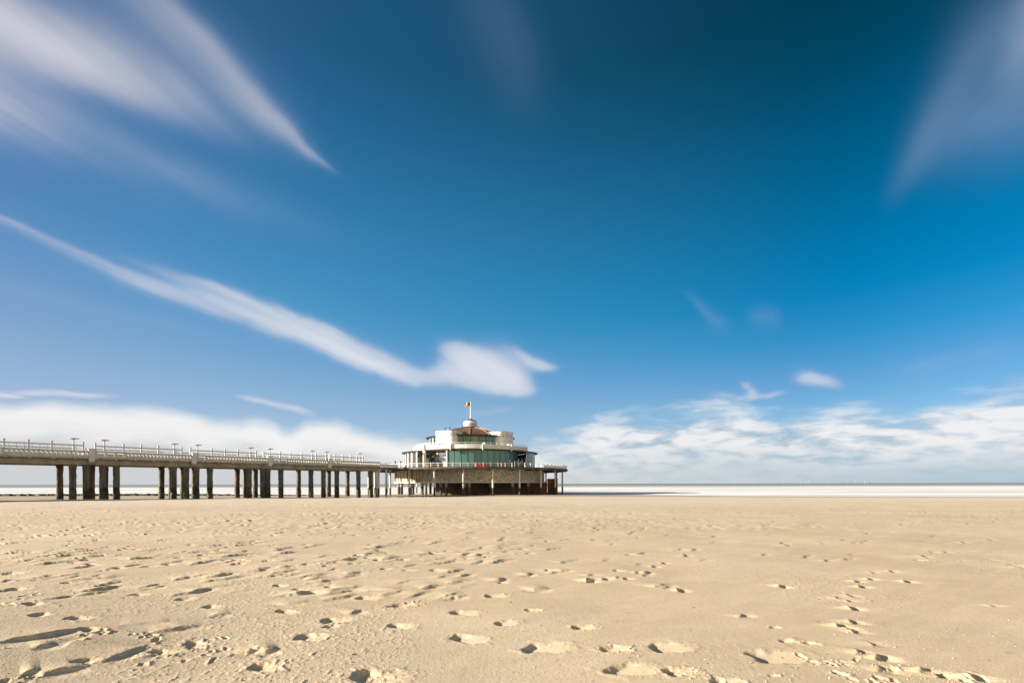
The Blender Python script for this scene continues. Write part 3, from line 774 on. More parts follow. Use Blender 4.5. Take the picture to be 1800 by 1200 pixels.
for i, (a, b) in enumerate(secs):
    a2 = a + (.36 if i else 0); b2 = b - (.36 if i < len(secs) - 1 else 0)
    bay = {4: 3.9, 5: 1.6, 6: 3.2, 7: 2.6}.get(i, 3.0 if 0 < i < 4 else 0)
    if bay:
        balustrade_piece(a2, a2 + bay, True).build('balustrade_bay', M_BALU, pier)
    o = balustrade_piece(a2 + bay, b2, False).build('balustrade', M_BALU, pier)
    f_ = balustrade_piece(a2, b2, False).build('balustrade', M_BALU, pier); f_.location.y = 9.44
# ledge under the balustrade with small brackets
mb = MB(); mb.box(S0, S1, -.14, .30, 5.52, 5.718)
s = S0 + .9
while s < S1:
    mb.box(s - .17, s + .17, -.32, -.143, 5.42, 5.70); s += 2.45
led = mb.build('ledge', M_CONC, pier)
mb = MB(); mb.box(S0, S1, 9.40, 9.84, 5.52, 5.718); mb.build('ledge', M_CONC, pier)
# pylon blocks at the joints
for j in joints:
    mb = MB(); mb.box(j - .36, j + .36, -.48, .34, 5.20, 7.02); mb.box(j - .42, j + .42, -.54, .40, 7.02, 7.12)
    mb.quad8([(j - .25, -.1, 4.90), (j + .25, -.1, 4.90), (j + .25, .2, 4.90), (j - .25, .2, 4.90), (j - .36, -.48, 5.197), (j + .36, -.48, 5.197), (j + .36, .2, 5.197), (j - .36, .2, 5.197)])
    mb.build('joint_block', M_WHITE, pier)
# windbreak rail above the balustrade: posts, rails and thin mullions
runs = [[-40, -36.5, -33, -29.7], [-28.3, -25, -22, -19, -16.6], [-15.4, -12.5, -9.5, -6.5, -3.6], [-2.4, s_near(7.4), s_near(50.6), s_near(91.4), s_near(146.8)], [s_near(q) for q in (168, 217.8, 249, 279, 320)], [s_near(q) for q in (335.5, 373, 396.5, 419.5, 451)],
        [s_near(q) for q in (464, 493, 511.5, 531, 556, 575)], [s_near(q) for q in (580.5, 589, 603, 617, 628, 639)]]
pm = MB(); pm.box(-.10, .10, .03, .23, 6.78, 7.92); pm.box(-.14, .14, -.01, .27, 7.92, 8.04)
pm.tube((0, .13, 8.04), (0, .13, 8.12), .10, .04, 8)
post0 = pm.build('rail_post', M_RAIL, pier); first = True
for run in runs:
    for q in run:
        if first: post0.location.x = q; first = False
        else:
            c = post0.copy(); COL.objects.link(c); c.location = (q, 0, 0)
    mb = MB(); mb.box(run[0] + .1, run[-1] - .1, .07, .19, 7.46, 7.66); mb.box(run[0] + .1, run[-1] - .1, .10, .16, 7.08, 7.13)
    n = max(2, round((run[-1] - run[0]) / .82))
    for i in range(1, n):
        c = run[0] + (run[-1] - run[0]) * i / n
        mb.box(c - .035, c + .035, .10, .16, 6.78, 7.08); mb.box(c - .035, c + .035, .10, .16, 7.13, 7.46)
    o = mb.build('guard_rail', M_RAIL, pier); far_copy(o, 9.44)

def rough_pile(seed, a=.82, z0=-2.6, z1=4.62):
    pr = random.Random(seed); mb = MB(); n = 14; k = 8
    ring = [(-1, -.7), (-.7, -1), (.7, -1), (1, -.7), (1, .7), (.7, 1), (-.7, 1), (-1, .7)]
    for i in range(n + 1):
        z = z0 + (z1 - z0) * i / n
        g = 1.10 if z > z1 - .55 else (1.07 if z < .4 else 1.0)
        for (x, y) in ring:
            e = g * (1 - (.14 * pr.random() if pr.random() < .25 else .03 * pr.random()))
            mb.v.append((x * a / 2 * e, y * a / 2 * e, z + (pr.uniform(-.1, .1) if 0 < i < n else 0)))
    for i in range(n):
        for j in range(k):
            j2 = (j + 1) % k; mb.f.append((i * k + j, i * k + j2, (i + 1) * k + j2, (i + 1) * k + j))
    mb.f.append(tuple(range(k - 1, -1, -1))); mb.f.append(tuple(n * k + j for j in range(k)))
    return mb
pile_meshes = [rough_pile(i) for i in range(5)]
protos = []
near_px = [129, 153, 182, 206, 307, 329, 347, 371, 440, 464, 473, 496, 549, 571, 594.5, 632.5, 654.5]
far_px = [105, 161, 284, 322, 417, 449, 525, 578, 611]
spots = [(s_near(q), .55) for q in near_px] + [(s_far(q, 8.9), 8.9) for q in far_px]
spots += [(s_near(q), 8.9) for q in (206, 329, 371, 464, 496)]
spots += [(q, w) for q in (-5.6, -3.8, -1.6, -18, -16.4, -14.4, -31, -29) for w in (.55, 8.9)]
for i, (s, w) in enumerate(spots):
    k = i % 5
    if i < 5: o = pile_meshes[k].build('pile', M_PILE, pier); protos.append(o)
    else: o = protos[k].copy(); COL.objects.link(o)
    o.location = (s, w, 0); o.rotation_euler = (0, 0, (i * 7 % 4) * math.pi / 2)
for q in [s_near(v) for v in (141, 194, 318, 359, 452, 484, 560, 583, 632.5, 654.5)] + [-4.6, -17.2, -30]:
    pbox('cross_beam', M_CONC, (q - .3, q + .3, .725, 4.595, 4.60, 4.98), (q - .3, q + .3, 5.105, 8.975, 4.60, 4.98))

# lamps on the pier: post, flat saucer, bowl
def make_lamp(rz=0):
    r = empty('pier_lamp', (0, 0, 0), rz, 'x', 'lamp', 'saucer lamps along the pier')
    mb = MB(); mb.box(-.11, .11, -.11, .11, 6.78, 7.7); mb.tube((0, 0, 7.7), (0, 0, 8.5), .10, .07, 10); mb.build('lamp_post', M_RAIL, r)
    prof = [(.001, 8.66), (.30, 8.66), (.66, 8.58), (.70, 8.52), (.30, 8.46), (.001, 8.46)]
    MB().sweep(prof, 0, 360, 24).build('lamp_shade', M_RAIL, r, True)
    MB().ball((0, 0, 8.45), .16, 10, .8).build('bulb', M_LAMP, r, True)
    return r
lamp_px = [130, 184, 307, 348, 441, 475, 549, 574, 633]
lamp_lab = ['largest saucer lamp on the pier, just left of the first joint block', 'saucer lamp just right of the first joint block of the pier', 'lone saucer lamp near the end of the second rail run, left of the second joint',
            'saucer lamp just right of the second joint block of the pier', 'saucer lamp near the end of the third rail run, left of the third joint', 'saucer lamp just right of the third joint block of the pier',
            'saucer lamp in the fourth rail run, left of the fourth joint block', 'saucer lamp right beside the fourth joint block of the pier', 'smallest saucer lamp, last on the pier before the round pavilion']
l0 = None
def on_pier(s, w): return (P0[0] + PD[0] * s - PD[1] * w, P0[1] + PD[1] * s + PD[0] * w, 0)
for i, q in enumerate(lamp_px):
    if l0 is None: l = l0 = make_lamp(PANG)
    else: l = copy_tree(l0)
    l.location = on_pier(s_near(q), .13); l['label'] = lamp_lab[i]

# ------------------------------------------------------------------ pavilion
CX, CY = -12.4, 145.0
def azpx(px, r):
    t = (px - 900) / F; lo, hi = -85.0, 85.0
    for _ in range(50):
        m = (lo + hi) / 2
        if (CX + r * math.sin(R(m))) / (CY - r * math.cos(R(m))) < t: lo = m
        else: hi = m
    return lo
pav = empty('pavilion', (CX, CY, 0), 0, 'round white pavilion with copper dome and teal glass on a columned platform at sea', 'pavilion')
def part(mb, name, m, smooth=False, parent=None): return mb.build(name, m, parent or pav, smooth)
def sw(prof, a0, a1, n=None): return MB().sweep(prof, a0, a1, n or max(2, int(abs(a1 - a0) / 2.5)))
FL = 5.6
# platform, its rim and framing
part(sw([(.5, 5.30), (29.0, 5.30), (29.0, 5.58), (.5, 5.58)], 0, 360, 144), 'platform', M_RIM)
part(sw([(14, 5.584), (28.7, 5.584), (28.7, 5.64), (14, 5.64)], 0, 360, 144), 'decking', M_DECK)
part(sw([(28.2, 5.06), (28.75, 5.06), (28.75, 5.297), (28.2, 5.297)], 0, 360, 144), 'rim_beam', M_RIM)
def local(p): return (p[0] - CX, p[1] - CY)
ap = [local(on_pier(s, w)) for s, w in ((S1 + .02, .2), (s_near(700), .2), (s_near(700) + 4, 9.4), (S1 + .02, 9.4))]
part(MB().prism(ap, 5.305, 5.575), 'approach_deck', M_RIM)
COLAZ = [1.2 + 15 * k for k in range(24)]
rb = MB().box(-.13, .13, -28.18, -22.1, 5.0, 5.297); b0 = part(rb, 'radial_beam', M_RIM)
for i, a in enumerate(COLAZ):
    o = b0 if i == 0 else b0.copy()
    if i: COL.objects.link(o)
    o.rotation_euler = (0, 0, R(a))
cm = MB().tube((0, 0, -2.4), (0, 0, 4.75), .23, .22, 12); cm.tube((0, 0, 4.75), (0, 0, 5.05), .22, .42, 12)
c0 = part(cm, 'column', M_COL, True)
for i, a in enumerate(COLAZ):
    o = c0 if i == 0 else c0.copy()
    if i: COL.objects.link(o)
    x, y = pol(27.6, a); o.location = (x, y, 0)
for (px_, sft) in ((608.5 + 55, .35), (667, .3), (676, 6.5), (684, 1.0)):        # slim columns under the approach
    o = c0.copy(); COL.objects.link(o)
    p = local(on_pier(s_near(px_), sft + .2)); o.location = (p[0], p[1], 0)
# masonry base drum, its ledge, and the floor plate inside
flut = MB().sweep([(21.4, 2.06), (22.0, 2.06), (22.0, 5.297), (21.4, 5.297)], 0, 360, 144)
for i in range(72):
    a = 5 * i
    if 185 < a < 345 or a > 350 or a < 5 or i % 4 == 0:
        x, y = pol(22.05, a); flut.rbox((x, y), R(a), .22, .24, 2.12, 5.296)
part(flut, 'base_wall', M_WALL)
part(sw([(20.2, 1.78), (22.35, 1.78), (22.35, 2.10), (20.2, 2.10)], 0, 360, 144), 'base_ledge', M_WHITE)
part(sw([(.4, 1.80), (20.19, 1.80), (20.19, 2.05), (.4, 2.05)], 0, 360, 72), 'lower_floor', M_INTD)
im = MB().tube((0, 0, -2.4), (0, 0, 1.78), .33, .33, 10); im.tube((0, 0, 1.15), (0, 0, 1.78), .36, .48, 10)
i0 = part(im, 'inner_column', M_COLIN, True); first = True
for r_, n_, off in ((21.0, 22, 4), (17.2, 16, 0), (12.5, 10, 9)):
    for k in range(n_):
        a = off + 360 / n_ * k
        if first: o = i0; first = False
        else: o = i0.copy(); COL.objects.link(o)
        x, y = pol(r_, a); o.location = (x, y, 0)
# dark timber screen under the drum and the taller rusty one at its right end
sc_poly = [(-8.3, -13.5), (-3, -15.2), (8, -14.6), (14.4, -11.6), (14.0, -11.0), (8, -14.1), (-3, -14.7), (-8.0, -13.0)]
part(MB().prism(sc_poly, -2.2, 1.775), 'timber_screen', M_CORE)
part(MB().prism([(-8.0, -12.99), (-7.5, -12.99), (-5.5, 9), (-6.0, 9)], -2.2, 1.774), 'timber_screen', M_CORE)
rs = MB(); rs.box(14.7, 22.1, -11.6, -11.2, -2.2, 1.75); rs.box(22.2, 25.0, -11.6, -11.2, -2.2, 2.75)
for k in range(13): rs.box(14.9 + k * .78, 15.05 + k * .78, -11.7, -11.601, -2.2, 1.7 if k < 9 else 2.72)
rs.box(22.15, 25.1, -11.65, -11.1, 2.75, 2.9); rs.box(24.7, 25.0, -11.2, -4, -2.2, 2.7)
part(rs, 'rusty_screen', M_RUST)
# lower storey: floor slab of the balcony, canopies, ceiling, walls behind the glass
part(sw([(.4, 10.72), (16.25, 10.72), (16.25, 10.92), (.4, 10.92)], 0, 360, 120), 'balcony_slab', M_CEIL)
part(sw([(15.7, 10.68), (16.88, 10.74), (16.88, 10.84), (16.26, 10.9), (16.26, 10.715), (15.7, 10.715)], 0, 360, 120), 'soffit_shade', M_DARK)  # dark ring stands in for the shadow line under the band
part(sw([(16.3, 10.93), (16.9, 10.85), (17.05, 11.0), (17.05, 12.0), (16.75, 12.08), (16.75, 11.05), (16.3, 11.05)], 0, 360, 144), 'balcony_band', M_WHITE, True)
for a0, a1 in ((azpx(912, 18), 180), (180, 360 + azpx(738, 18))):
    part(sw([(17.0, 10.42), (19.9, 10.30), (20.2, 10.42), (20.2, 10.52), (17.0, 10.69)], a0, a1), 'canopy', M_DARK, True)
part(sw([(7.6, 5.64), (8.0, 5.64), (8.0, 10.52), (7.6, 10.52)], 0, 360, 60), 'core_wall', M_INT)
part(sw([(14.2, 5.64), (14.4, 5.64), (14.4, 10.52), (14.2, 10.52)], 100, 190), 'back_wall', M_INT)
for k, (a, r0, r1, z1) in enumerate(((-8, 9, 13.5, 8.6), (18, 8.5, 12, 10.4), (38, 9, 13.4, 8.2), (5, 8.3, 10, 10.4), (52, 9, 15.8, 10.5))):
    xm, ym = pol((r0 + r1) / 2, a)
    part(MB().rbox((xm, ym), R(a) + math.pi / 2, r1 - r0, .22, 5.64, z1), 'partition', M_INTD if k % 2 == 0 else M_INT)
for a in (-14, 8, 24, 44):
    x, y = pol(14.6, a); part(MB().tube((x, y, 5.64), (x, y, 10.5), .16, .16, 10), 'ceiling_prop', M_WHITEP, True)

M_PALE = mat('pale_blue_board', (.52, .68, .72), .6, .2, 1.5); M_CORAL = mat('coral_board', (.50, .28, .24), .7, .2, 1.5); M_MINT = mat('mint_door', (.45, .62, .50), .6, .15, 2.0)
for px_, w_, z0_, z1_, m_ in ((797, .9, 5.66, 8.9, M_MINT), (813, .8, 6.6, 8.0, M_PALE), (821, 1.5, 6.5, 8.3, M_PALE), (833, 1.4, 6.6, 8.1, M_PALE), (848, 1.5, 6.2, 8.5, M_CORAL), (863, 1.6, 6.4, 8.6, M_PALE), (873.5, 1.4, 6.4, 8.4, M_PALE), (886, .8, 6.4, 8.7, M_CORAL)):
    a = azpx(px_, 15.45); x, y = pol(15.45, a); part(MB().rbox((x, y), R(a), w_, .06, z0_, z1_), 'display_board', m_)
def window(r, a0, a1, z0, z1, g, transom=None, gt=None, fr=M_DARK, t=.09):
    n = max(1, int((a1 - a0) / 2.0) + 1)
    w_ = math.degrees(t / r)
    mb = MB()
    mb.sweep([(r - .06, z0), (r + .06, z0), (r + .06, z1), (r - .06, z1)], a0, a0 + w_, 1)
    mb.sweep([(r - .06, z0), (r + .06, z0), (r + .06, z1), (r - .06, z1)], a1 - w_, a1, 1)
    mb.sweep([(r - .055, z0), (r + .055, z0), (r + .055, z0 + .12), (r - .055, z0 + .12)], a0 + w_, a1 - w_, n)
    mb.sweep([(r - .055, z1 - .12), (r + .055, z1 - .12), (r + .055, z1), (r - .055, z1)], a0 + w_, a1 - w_, n)
    if transom: mb.sweep([(r - .055, transom), (r + .055, transom), (r + .055, transom + .08), (r - .055, transom + .08)], a0 + w_, a1 - w_, n)
    f = part(mb, 'window', fr)
    zt = transom or z1 - .12
    part(MB().sweep([(r - .012, z0 + .12), (r + .012, z0 + .12), (r + .012, zt), (r - .012, zt)], a0 + w_, a1 - w_, n), 'pane', g, True, f)
    if transom: part(MB().sweep([(r - .012, zt + .08), (r + .012, zt + .08), (r + .012, z1 - .12), (r - .012, z1 - .12)], a0 + w_, a1 - w_, n), 'transom_pane', gt or g, True, f)
    return f
# front glass bow
A0, A1, NW = azpx(787.7, 16), azpx(909.5, 16), 12
WL, WR = azpx(733.5, 19.2), azpx(925, 19.2)
for i in range(NW):
    a = A0 + (A1 - A0) * i / NW; b = A0 + (A1 - A0) * (i + 1) / NW
    window(16.0, a, b - .02, 5.9, 10.67, M_GLASS if i < 8 else M_GLASSB, None, None, M_DARK, .07)
part(sw([(15.8, 5.64), (16.2, 5.64), (16.2, 5.9), (15.8, 5.9)], A0, A1), 'sill_wall', M_WHITEP)
# wings under the canopies
for a0, a1, n_ in ((WR, 95, 6), (95, 190, 10), (190, 265, 8)):
    for i in range(n_):
        a = a0 + (a1 - a0) * i / n_; b = a0 + (a1 - a0) * (i + 1) / n_
        window(19.2, a, b - .02, 5.66, 10.38, M_GLASS, None, None, M_WHITEP, .10)
for i in range(6):
    st = (360 + WL - 265) / 6; a = 265 + st * i
    window(19.2, a, a + st - .02, 5.66, 10.36, M_CLEAR, None, None, M_WHITEP, .42)
# dark openings beside the bow and the entrance recess with its painted wall
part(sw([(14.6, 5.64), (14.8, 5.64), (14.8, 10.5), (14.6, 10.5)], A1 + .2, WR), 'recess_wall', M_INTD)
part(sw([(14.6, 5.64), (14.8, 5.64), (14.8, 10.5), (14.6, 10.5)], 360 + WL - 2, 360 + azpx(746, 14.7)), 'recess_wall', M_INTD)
part(sw([(12.0, 5.64), (12.25, 5.64), (12.25, 10.5), (12.0, 10.5)], 360 + azpx(746, 12), 360 + A0), 'entrance_wall', M_INT)
for a, m_ in ((A0 - .6, M_WHITEP), (azpx(748, 14), M_INT)):
    x, y = pol(14.1, a); part(MB().rbox((x, y), R(a) + math.pi / 2, 3.7, .18, 5.64, 10.5), 'reveal_wall', m_)
def mural_mat():
    m, nt, X, b = new_mat('painted_mural')
    tc = nt.nodes.new('ShaderNodeTexCoord'); V = tc.outputs['Object']
    n = X.noise(V, .9, 2.0, .5, 1.2)
    c = X.ramp(n, [(0, (.08, .16, .42)), (.40, (.10, .24, .60)), (.46, (.45, .60, .80)), (.50, (.82, .82, .80)), (.66, (.80, .80, .78)), (.70, (.25, .40, .68)), (1, (.12, .2, .5))])
    nt.links.new(c, b.inputs['Base Color']); b.inputs['Roughness'].default_value = .6
    return m
part(sw([(12.26, 5.9), (12.34, 5.9), (12.34, 9.2), (12.26, 9.2)], 360 + azpx(764, 12.3), 360 + azpx(787, 12.3)), 'mural', mural_mat())
dr = MB().sweep([(12.3, 5.66), (12.42, 5.66), (12.42, 7.6), (12.3, 7.6)], 360 + azpx(773, 12.3), 360 + azpx(779, 12.3), 3)
part(dr, 'door', M_CORE)
part(sw([(12.26, 5.66), (12.34, 5.66), (12.34, 8.6), (12.26, 8.6)], 360 + azpx(751.5, 12.3), 360 + azpx(762, 12.3)), 'door', M_INTD)
x, y = pol(14.5, azpx(753, 14.5)); part(MB().rbox((x, y), R(azpx(753, 14.5)), 1.4, .8, 5.64, 6.7), 'kiosk_counter', mat('terracotta_panel', (.42, .17, .11), .7))
# tall pilaster at the entrance and fins on the balcony band every 30 degrees
FINS = [azpx(q, 17.2) for q in (746, 791.8, 849, 899)]
FINS += [FINS[-1] + 30 * k for k in range(1, 9)]
for a in FINS:
    x, y = pol(17.28, a); z0 = 10.75
    mb = MB().rbox((x, y), R(a), .32, .42, z0, 12.22)
    mb.rbox(pol(17.2, a), R(a), .24, .34, 10.45, 10.75)
    part(mb, 'band_fin', M_WHITE)
x, y = pol(17.2, FINS[0]); part(MB().rbox((x, y), R(FINS[0]), .75, .62, 5.64, 10.7), 'pilaster', M_WHITE)
x, y = pol(16.2, A0 - .9); part(MB().rbox((x, y), R(A0 - .9), .25, .3, 5.64, 10.5), 'pilaster', M_WHITEP)
# balcony guard rail
hb = MB(); hb.sweep([(16.55, 12.62), (16.6, 12.62), (16.6, 12.68), (16.55, 12.68)], 0, 360, 120)
hb.sweep([(16.56, 12.36), (16.59, 12.36), (16.59, 12.39), (16.56, 12.39)], 0, 360, 120)
part(hb, 'balcony_rail', M_WHITEP)
bp = MB().box(-.035, .035, -16.62, -16.53, 11.0, 12.62); bp0 = part(bp, 'balcony_post', M_WHITEP)
for k in range(1, 60):
    o = bp0.copy(); COL.objects.link(o); o.rotation_euler = (0, 0, R(6 * k))
# upper storey: glazed drum, eave, dome, cupola
UZ0, UZ1 = 10.8, 14.75
part(sw([(7.0, 10.8), (7.3, 10.8), (7.3, 14.7), (7.0, 14.7)], 0, 360, 48), 'upper_core', M_INT)
part(sw([(.4, 14.76), (12.4, 14.76), (13.0, 14.86), (13.25, 14.95), (13.25, 15.06), (10.5, 15.2), (.4, 15.2)], 0, 360, 120), 'eave', M_DARK)
NWU = 6
U0, U1 = azpx(801, 12.2), azpx(877, 12.2)
for i in range(NWU):
    a = U0 + (U1 - U0) * i / NWU; b = U0 + (U1 - U0) * (i + 1) / NWU
    window(12.2, a, b - .02, UZ0, UZ1, M_GLASS if i < 4 else M_GLASSB, 13.3, M_GLASSY if i < 4 else M_GLASSB, M_DARK, .08)
for a0, a1, n_ in ((70, 130, 5), (160, 222, 5), (252, 317, 5)):
    for i in range(n_):
        a = a0 + (a1 - a0) * i / n_; b = a0 + (a1 - a0) * (i + 1) / n_
        window(12.2, a, b - .02, UZ0, UZ1, M_CLEAR if a0 > 200 else M_GLASS, None, None, M_WHITEP, .2)
part(sw([(11.9, UZ0), (12.15, UZ0), (12.15, UZ1), (11.9, UZ1)], U1 + .2, U1 + 4), 'brick_pier', mat('brown_brick', (.20, .09, .055), .8))
dm = []
nD = 24
def dome_r(t): return 2.1 + 9.0 * (1 - t) ** .80
def dome_z(t): return 15.15 + 3.15 * t ** .82
rp = [(10.9, 15.06), (10.3, 15.55), (9.4, 16.08), (8.3, 16.58), (7.1, 17.02), (5.9, 17.40), (4.7, 17.72), (3.4, 18.02), (2.1, 18.32)]
dm_prof = [(.4, 15.0)] + [(r / math.cos(R(15)), z) for r, z in rp] + [(.4, 18.32)]
# facets: 12 gores with flat chords between the ribs
part(MB().sweep(dm_prof, 3.5, 363.5, 12), 'dome', M_COPPER)
rbm = MB()
for i in range(len(rp) - 1):
    (r0, z0), (r1, z1) = rp[i], rp[i + 1]
    r0 /= math.cos(R(15)); r1 /= math.cos(R(15))
    rbm.quad8([(-.11, -r0, z0 - .1), (.11, -r0, z0 - .1), (.11, -r1, z1 - .1), (-.11, -r1, z1 - .1), (-.11, -r0, z0 + .12), (.11, -r0, z0 + .12), (.11, -r1, z1 + .12), (-.11, -r1, z1 + .12)])
rib0 = part(rbm, 'roof_rib', M_RIB)
for k in range(12):
    o = rib0 if k == 0 else rib0.copy()
    if k: COL.objects.link(o)
    o.rotation_euler = (0, 0, R(3.5 + 30 * k))
seam = MB()
for k in range(12):
    for q in (-10, -5, 0, 5, 10):
        a = 18.5 + 30 * k + q; cc = 1 / math.cos(R(q))
        for i in range(0, len(rp) - 3):
            (r0, z0), (r1, z1) = rp[i], rp[i + 1]
            p0 = pol(r0 * cc + .01, a); p1 = pol(r1 * cc + .01, a)
            seam.tube((p0[0], p0[1], z0), (p1[0], p1[1], z1), .035, .035, 4)
part(seam, 'roof_seam', M_COPPER)
cup = sw([(.3, 18.1), (2.35, 18.1), (2.35, 18.42), (2.0, 18.6), (2.0, 19.15), (2.12, 19.2), (2.12, 19.36), (2.0, 19.4), (2.0, 19.66), (2.12, 19.7), (2.12, 19.84), (2.0, 19.9), (1.9, 20.2), (1.6, 20.34), (.3, 20.34)], 0, 360, 36)
part(cup, 'cupola', M_WHITE, True)
part(sw([(2.02, 18.34), (2.55, 18.34), (2.62, 18.44), (2.02, 18.62)], 0, 360, 36), 'cupola_flashing', M_DARK)
part(sw([(.2, 20.345), (1.75, 20.345), (1.75, 20.48), (.9, 20.62), (.5, 20.95), (.2, 20.95)], 0, 360, 30), 'cupola_cap', M_DARK)
lv = MB()
for zz in (19.2, 19.52): lv.sweep([(2.0, zz - .22), (2.03, zz - .22), (2.03, zz - .1), (2.0, zz - .1)], -60, 60, 24)
part(lv, 'cupola_louvre', M_INTD)
# four white stair blocks with rounded outer corners
def stair_block(az):
    W = 6.6; r0, r1 = 7.6, 14.0; rc = 1.5; pl = [(-W / 2, -r0)]
    for k in range(7):
        t = math.pi + k / 6 * math.pi / 2; pl.append((-W / 2 + rc + rc * math.cos(t), -r1 + rc + rc * math.sin(t)))
    for k in range(7):
        t = 1.5 * math.pi + k / 6 * math.pi / 2; pl.append((W / 2 - rc + rc * math.cos(t), -r1 + rc + rc * math.sin(t)))
    pl.append((W / 2, -r0))
    o = part(MB().prism(pl, 10.79, 16.05), 'stair_block', M_WHITE, True)
    o.rotation_euler = (0, 0, R(az))
    big = [(x * 1.02, -10.8 + (y + 10.8) * 1.02) for x, y in pl]
    part(MB().prism(big, 16.05, 16.17), 'coping', M_GREYROOF, False, o)
    def slit(b): part(b, 'vent_slit', M_INTD, False, o)
    for zz in (14.7, 15.2):
        for k in range(-2, 3):
            slit(MB().box(k * .72 - .24, k * .72 + .24, -r1 - .02, -r1 + .05, zz, zz + .17))
        for sg in (-1, 1):
            for t in (22, 55):
                a = R(t); x = sg * (W / 2 - rc + (rc + .01) * math.sin(a)); y = -r1 + rc - (rc + .01) * math.cos(a)
                slit(MB().rbox((x, y), sg * a, .42, .06, zz, zz + .17))
            for q in (1.9, 2.7):
                slit(MB().box(sg * (W / 2 + .02) - .03, sg * (W / 2 + .02) + .03, -r1 + q - .22, -r1 + q + .22, zz, zz + .17))
    d = MB().box(W / 2 - .05, W / 2 + .04, -12.1, -11.2, 11.0, 13.3); part(d, 'door', M_INTD, False, o)
    return o
blocks = [stair_block(a) for a in (-27, 55, 145, 237)]
wb = blocks[0]
for k, xx in enumerate((-1.35, -.55, .55)):
    f = part(MB().box(xx - .3, xx + .3, -14.05, -13.95, 11.2, 12.9), 'window', M_WHITEP, False, wb)
    part(MB().box(xx - .24, xx + .24, -14.07, -14.05, 11.3, 12.8), 'pane', M_CORE if k < 2 else M_GLASS, False, wb)
for k, (xx, hh) in enumerate(((-1.1, .95), (.35, 1.15))):
    part(MB().tube((xx, -11.5, 16.17), (xx, -11.5, 16.17 + hh), .13, .13, 8).tube((xx, -11.5, 16.17 + hh), (xx, -11.5, 16.3 + hh), .22, .1, 8), 'flue', M_DARK, True, wb)
# platform guard rail: posts, two rails, netting panels at the sides
RR = 28.6
hr = MB(); hr.sweep([(RR - .04, 6.54), (RR + .04, 6.54), (RR + .04, 6.62), (RR - .04, 6.62)], 0, 360, 180)
hr.sweep([(RR - .02, 6.10), (RR + .02, 6.10), (RR + .02, 6.14), (RR - .02, 6.14)], 0, 360, 180)
part(hr, 'handrail', M_WHITEP)
gp_ = MB().box(-.06, .06, -RR - .10, -RR + .05, 5.25, 6.72); g0 = part(gp_, 'rail_post', M_WHITEP)
for k in range(1, 98):
    o = g0.copy(); COL.objects.link(o); o.rotation_euler = (0, 0, R(360 / 98 * k))
for a0, a1 in ((46, 130), (240, 322)):
    part(sw([(RR - .03, 5.66), (RR - .01, 5.66), (RR - .01, 6.40), (RR - .03, 6.40)], a0, a1), 'rail_panel', M_WHITEP)
part(sw([(RR + .101, 5.30), (RR + .16, 5.30), (RR + .16, 5.70), (RR + .101, 5.70)], 0, 360, 144), 'fascia', M_RIM)
mb = MB(); e0, e1 = local(on_pier(S1 + .1, .3)), local(on_pier(s_near(700), .3))
dd = math.hypot(e1[0] - e0[0], e1[1] - e0[1]); am = math.atan2(e1[1] - e0[1], e1[0] - e0[0]); mid = ((e0[0] + e1[0]) / 2, (e0[1] + e1[1]) / 2)
mb.rbox(mid, am, dd, .08, 6.54, 6.62); mb.rbox(mid, am, dd, .03, 5.60, 6.35)
for k in range(5): mb.rbox((e0[0] + (e1[0] - e0[0]) * k / 4, e0[1] + (e1[1] - e0[1]) * k / 4), am, .13, .13, 5.58, 6.7)
part(mb, 'approach_rail', M_WHITEP)

# ------------------------------------------------------------------ things on and around the pavilion
def wpt(r, a, z=0): x, y = pol(r, a); return (CX + x, CY + y, z)
fp = empty('flagpole', (CX, CY, 20.95), R(5), 'slim white flagpole on top of the copper dome flying a black, yellow and red flag', 'flagpole')
MB().tube((0, 0, 0), (0, 0, 5.1), .15, .09, 10).ball((0, 0, 5.15), .12, 8).build('pole', M_WHITEP, fp, True)
def flag_mat():
    m, nt, X, b = new_mat('flag_cloth')
    tc = nt.nodes.new('ShaderNodeTexCoord'); x, y, z = X.sep(tc.outputs['Object'])
    n = nt.nodes.new('ShaderNodeValToRGB'); n.color_ramp.interpolation = 'CONSTANT'; e = n.color_ramp.elements
    e[0].color = (.015, .015, .015, 1); e[1].position = .333; e[1].color = (.80, .52, .03, 1)
    q = e.new(.667); q.color = (.62, .035, .04, 1)
    nt.links.new(X.lin(x, -.1, -1.75), n.inputs[0]); nt.links.new(n.outputs[0], b.inputs['Base Color'])
    b.inputs['Roughness'].default_value = .7
    return m
mb = MB(); nx, nz = 18, 8
for th in (0, .012):
    for i in range(nx + 1):
        for j in range(nz + 1):
            t = i / nx; x = -.1 - 1.62 * t
            mb.v.append((x, .22 * t * math.sin(t * 7.5 + j * .18) + th, 3.85 + 1.15 * j / nz - .12 * t + .05 * math.sin(t * 6)))
N1 = (nx + 1) * (nz + 1); ix = lambda i, j, k: k * N1 + i * (nz + 1) + j
for i in range(nx):
    for j in range(nz):
        for k in (0, 1): mb.f.append((ix(i, j, k), ix(i + 1, j, k), ix(i + 1, j + 1, k), ix(i, j + 1, k)))
for i in range(nx):
    for j in (0, nz): mb.f.append((ix(i, j, 0), ix(i + 1, j, 0), ix(i + 1, j, 1), ix(i, j, 1)))
for j in range(nz):
    for i in (0, nx): mb.f.append((ix(i, j, 0), ix(i, j + 1, 0), ix(i, j + 1, 1), ix(i, j, 1)))
mb.build('flag', flag_mat(), fp, True)

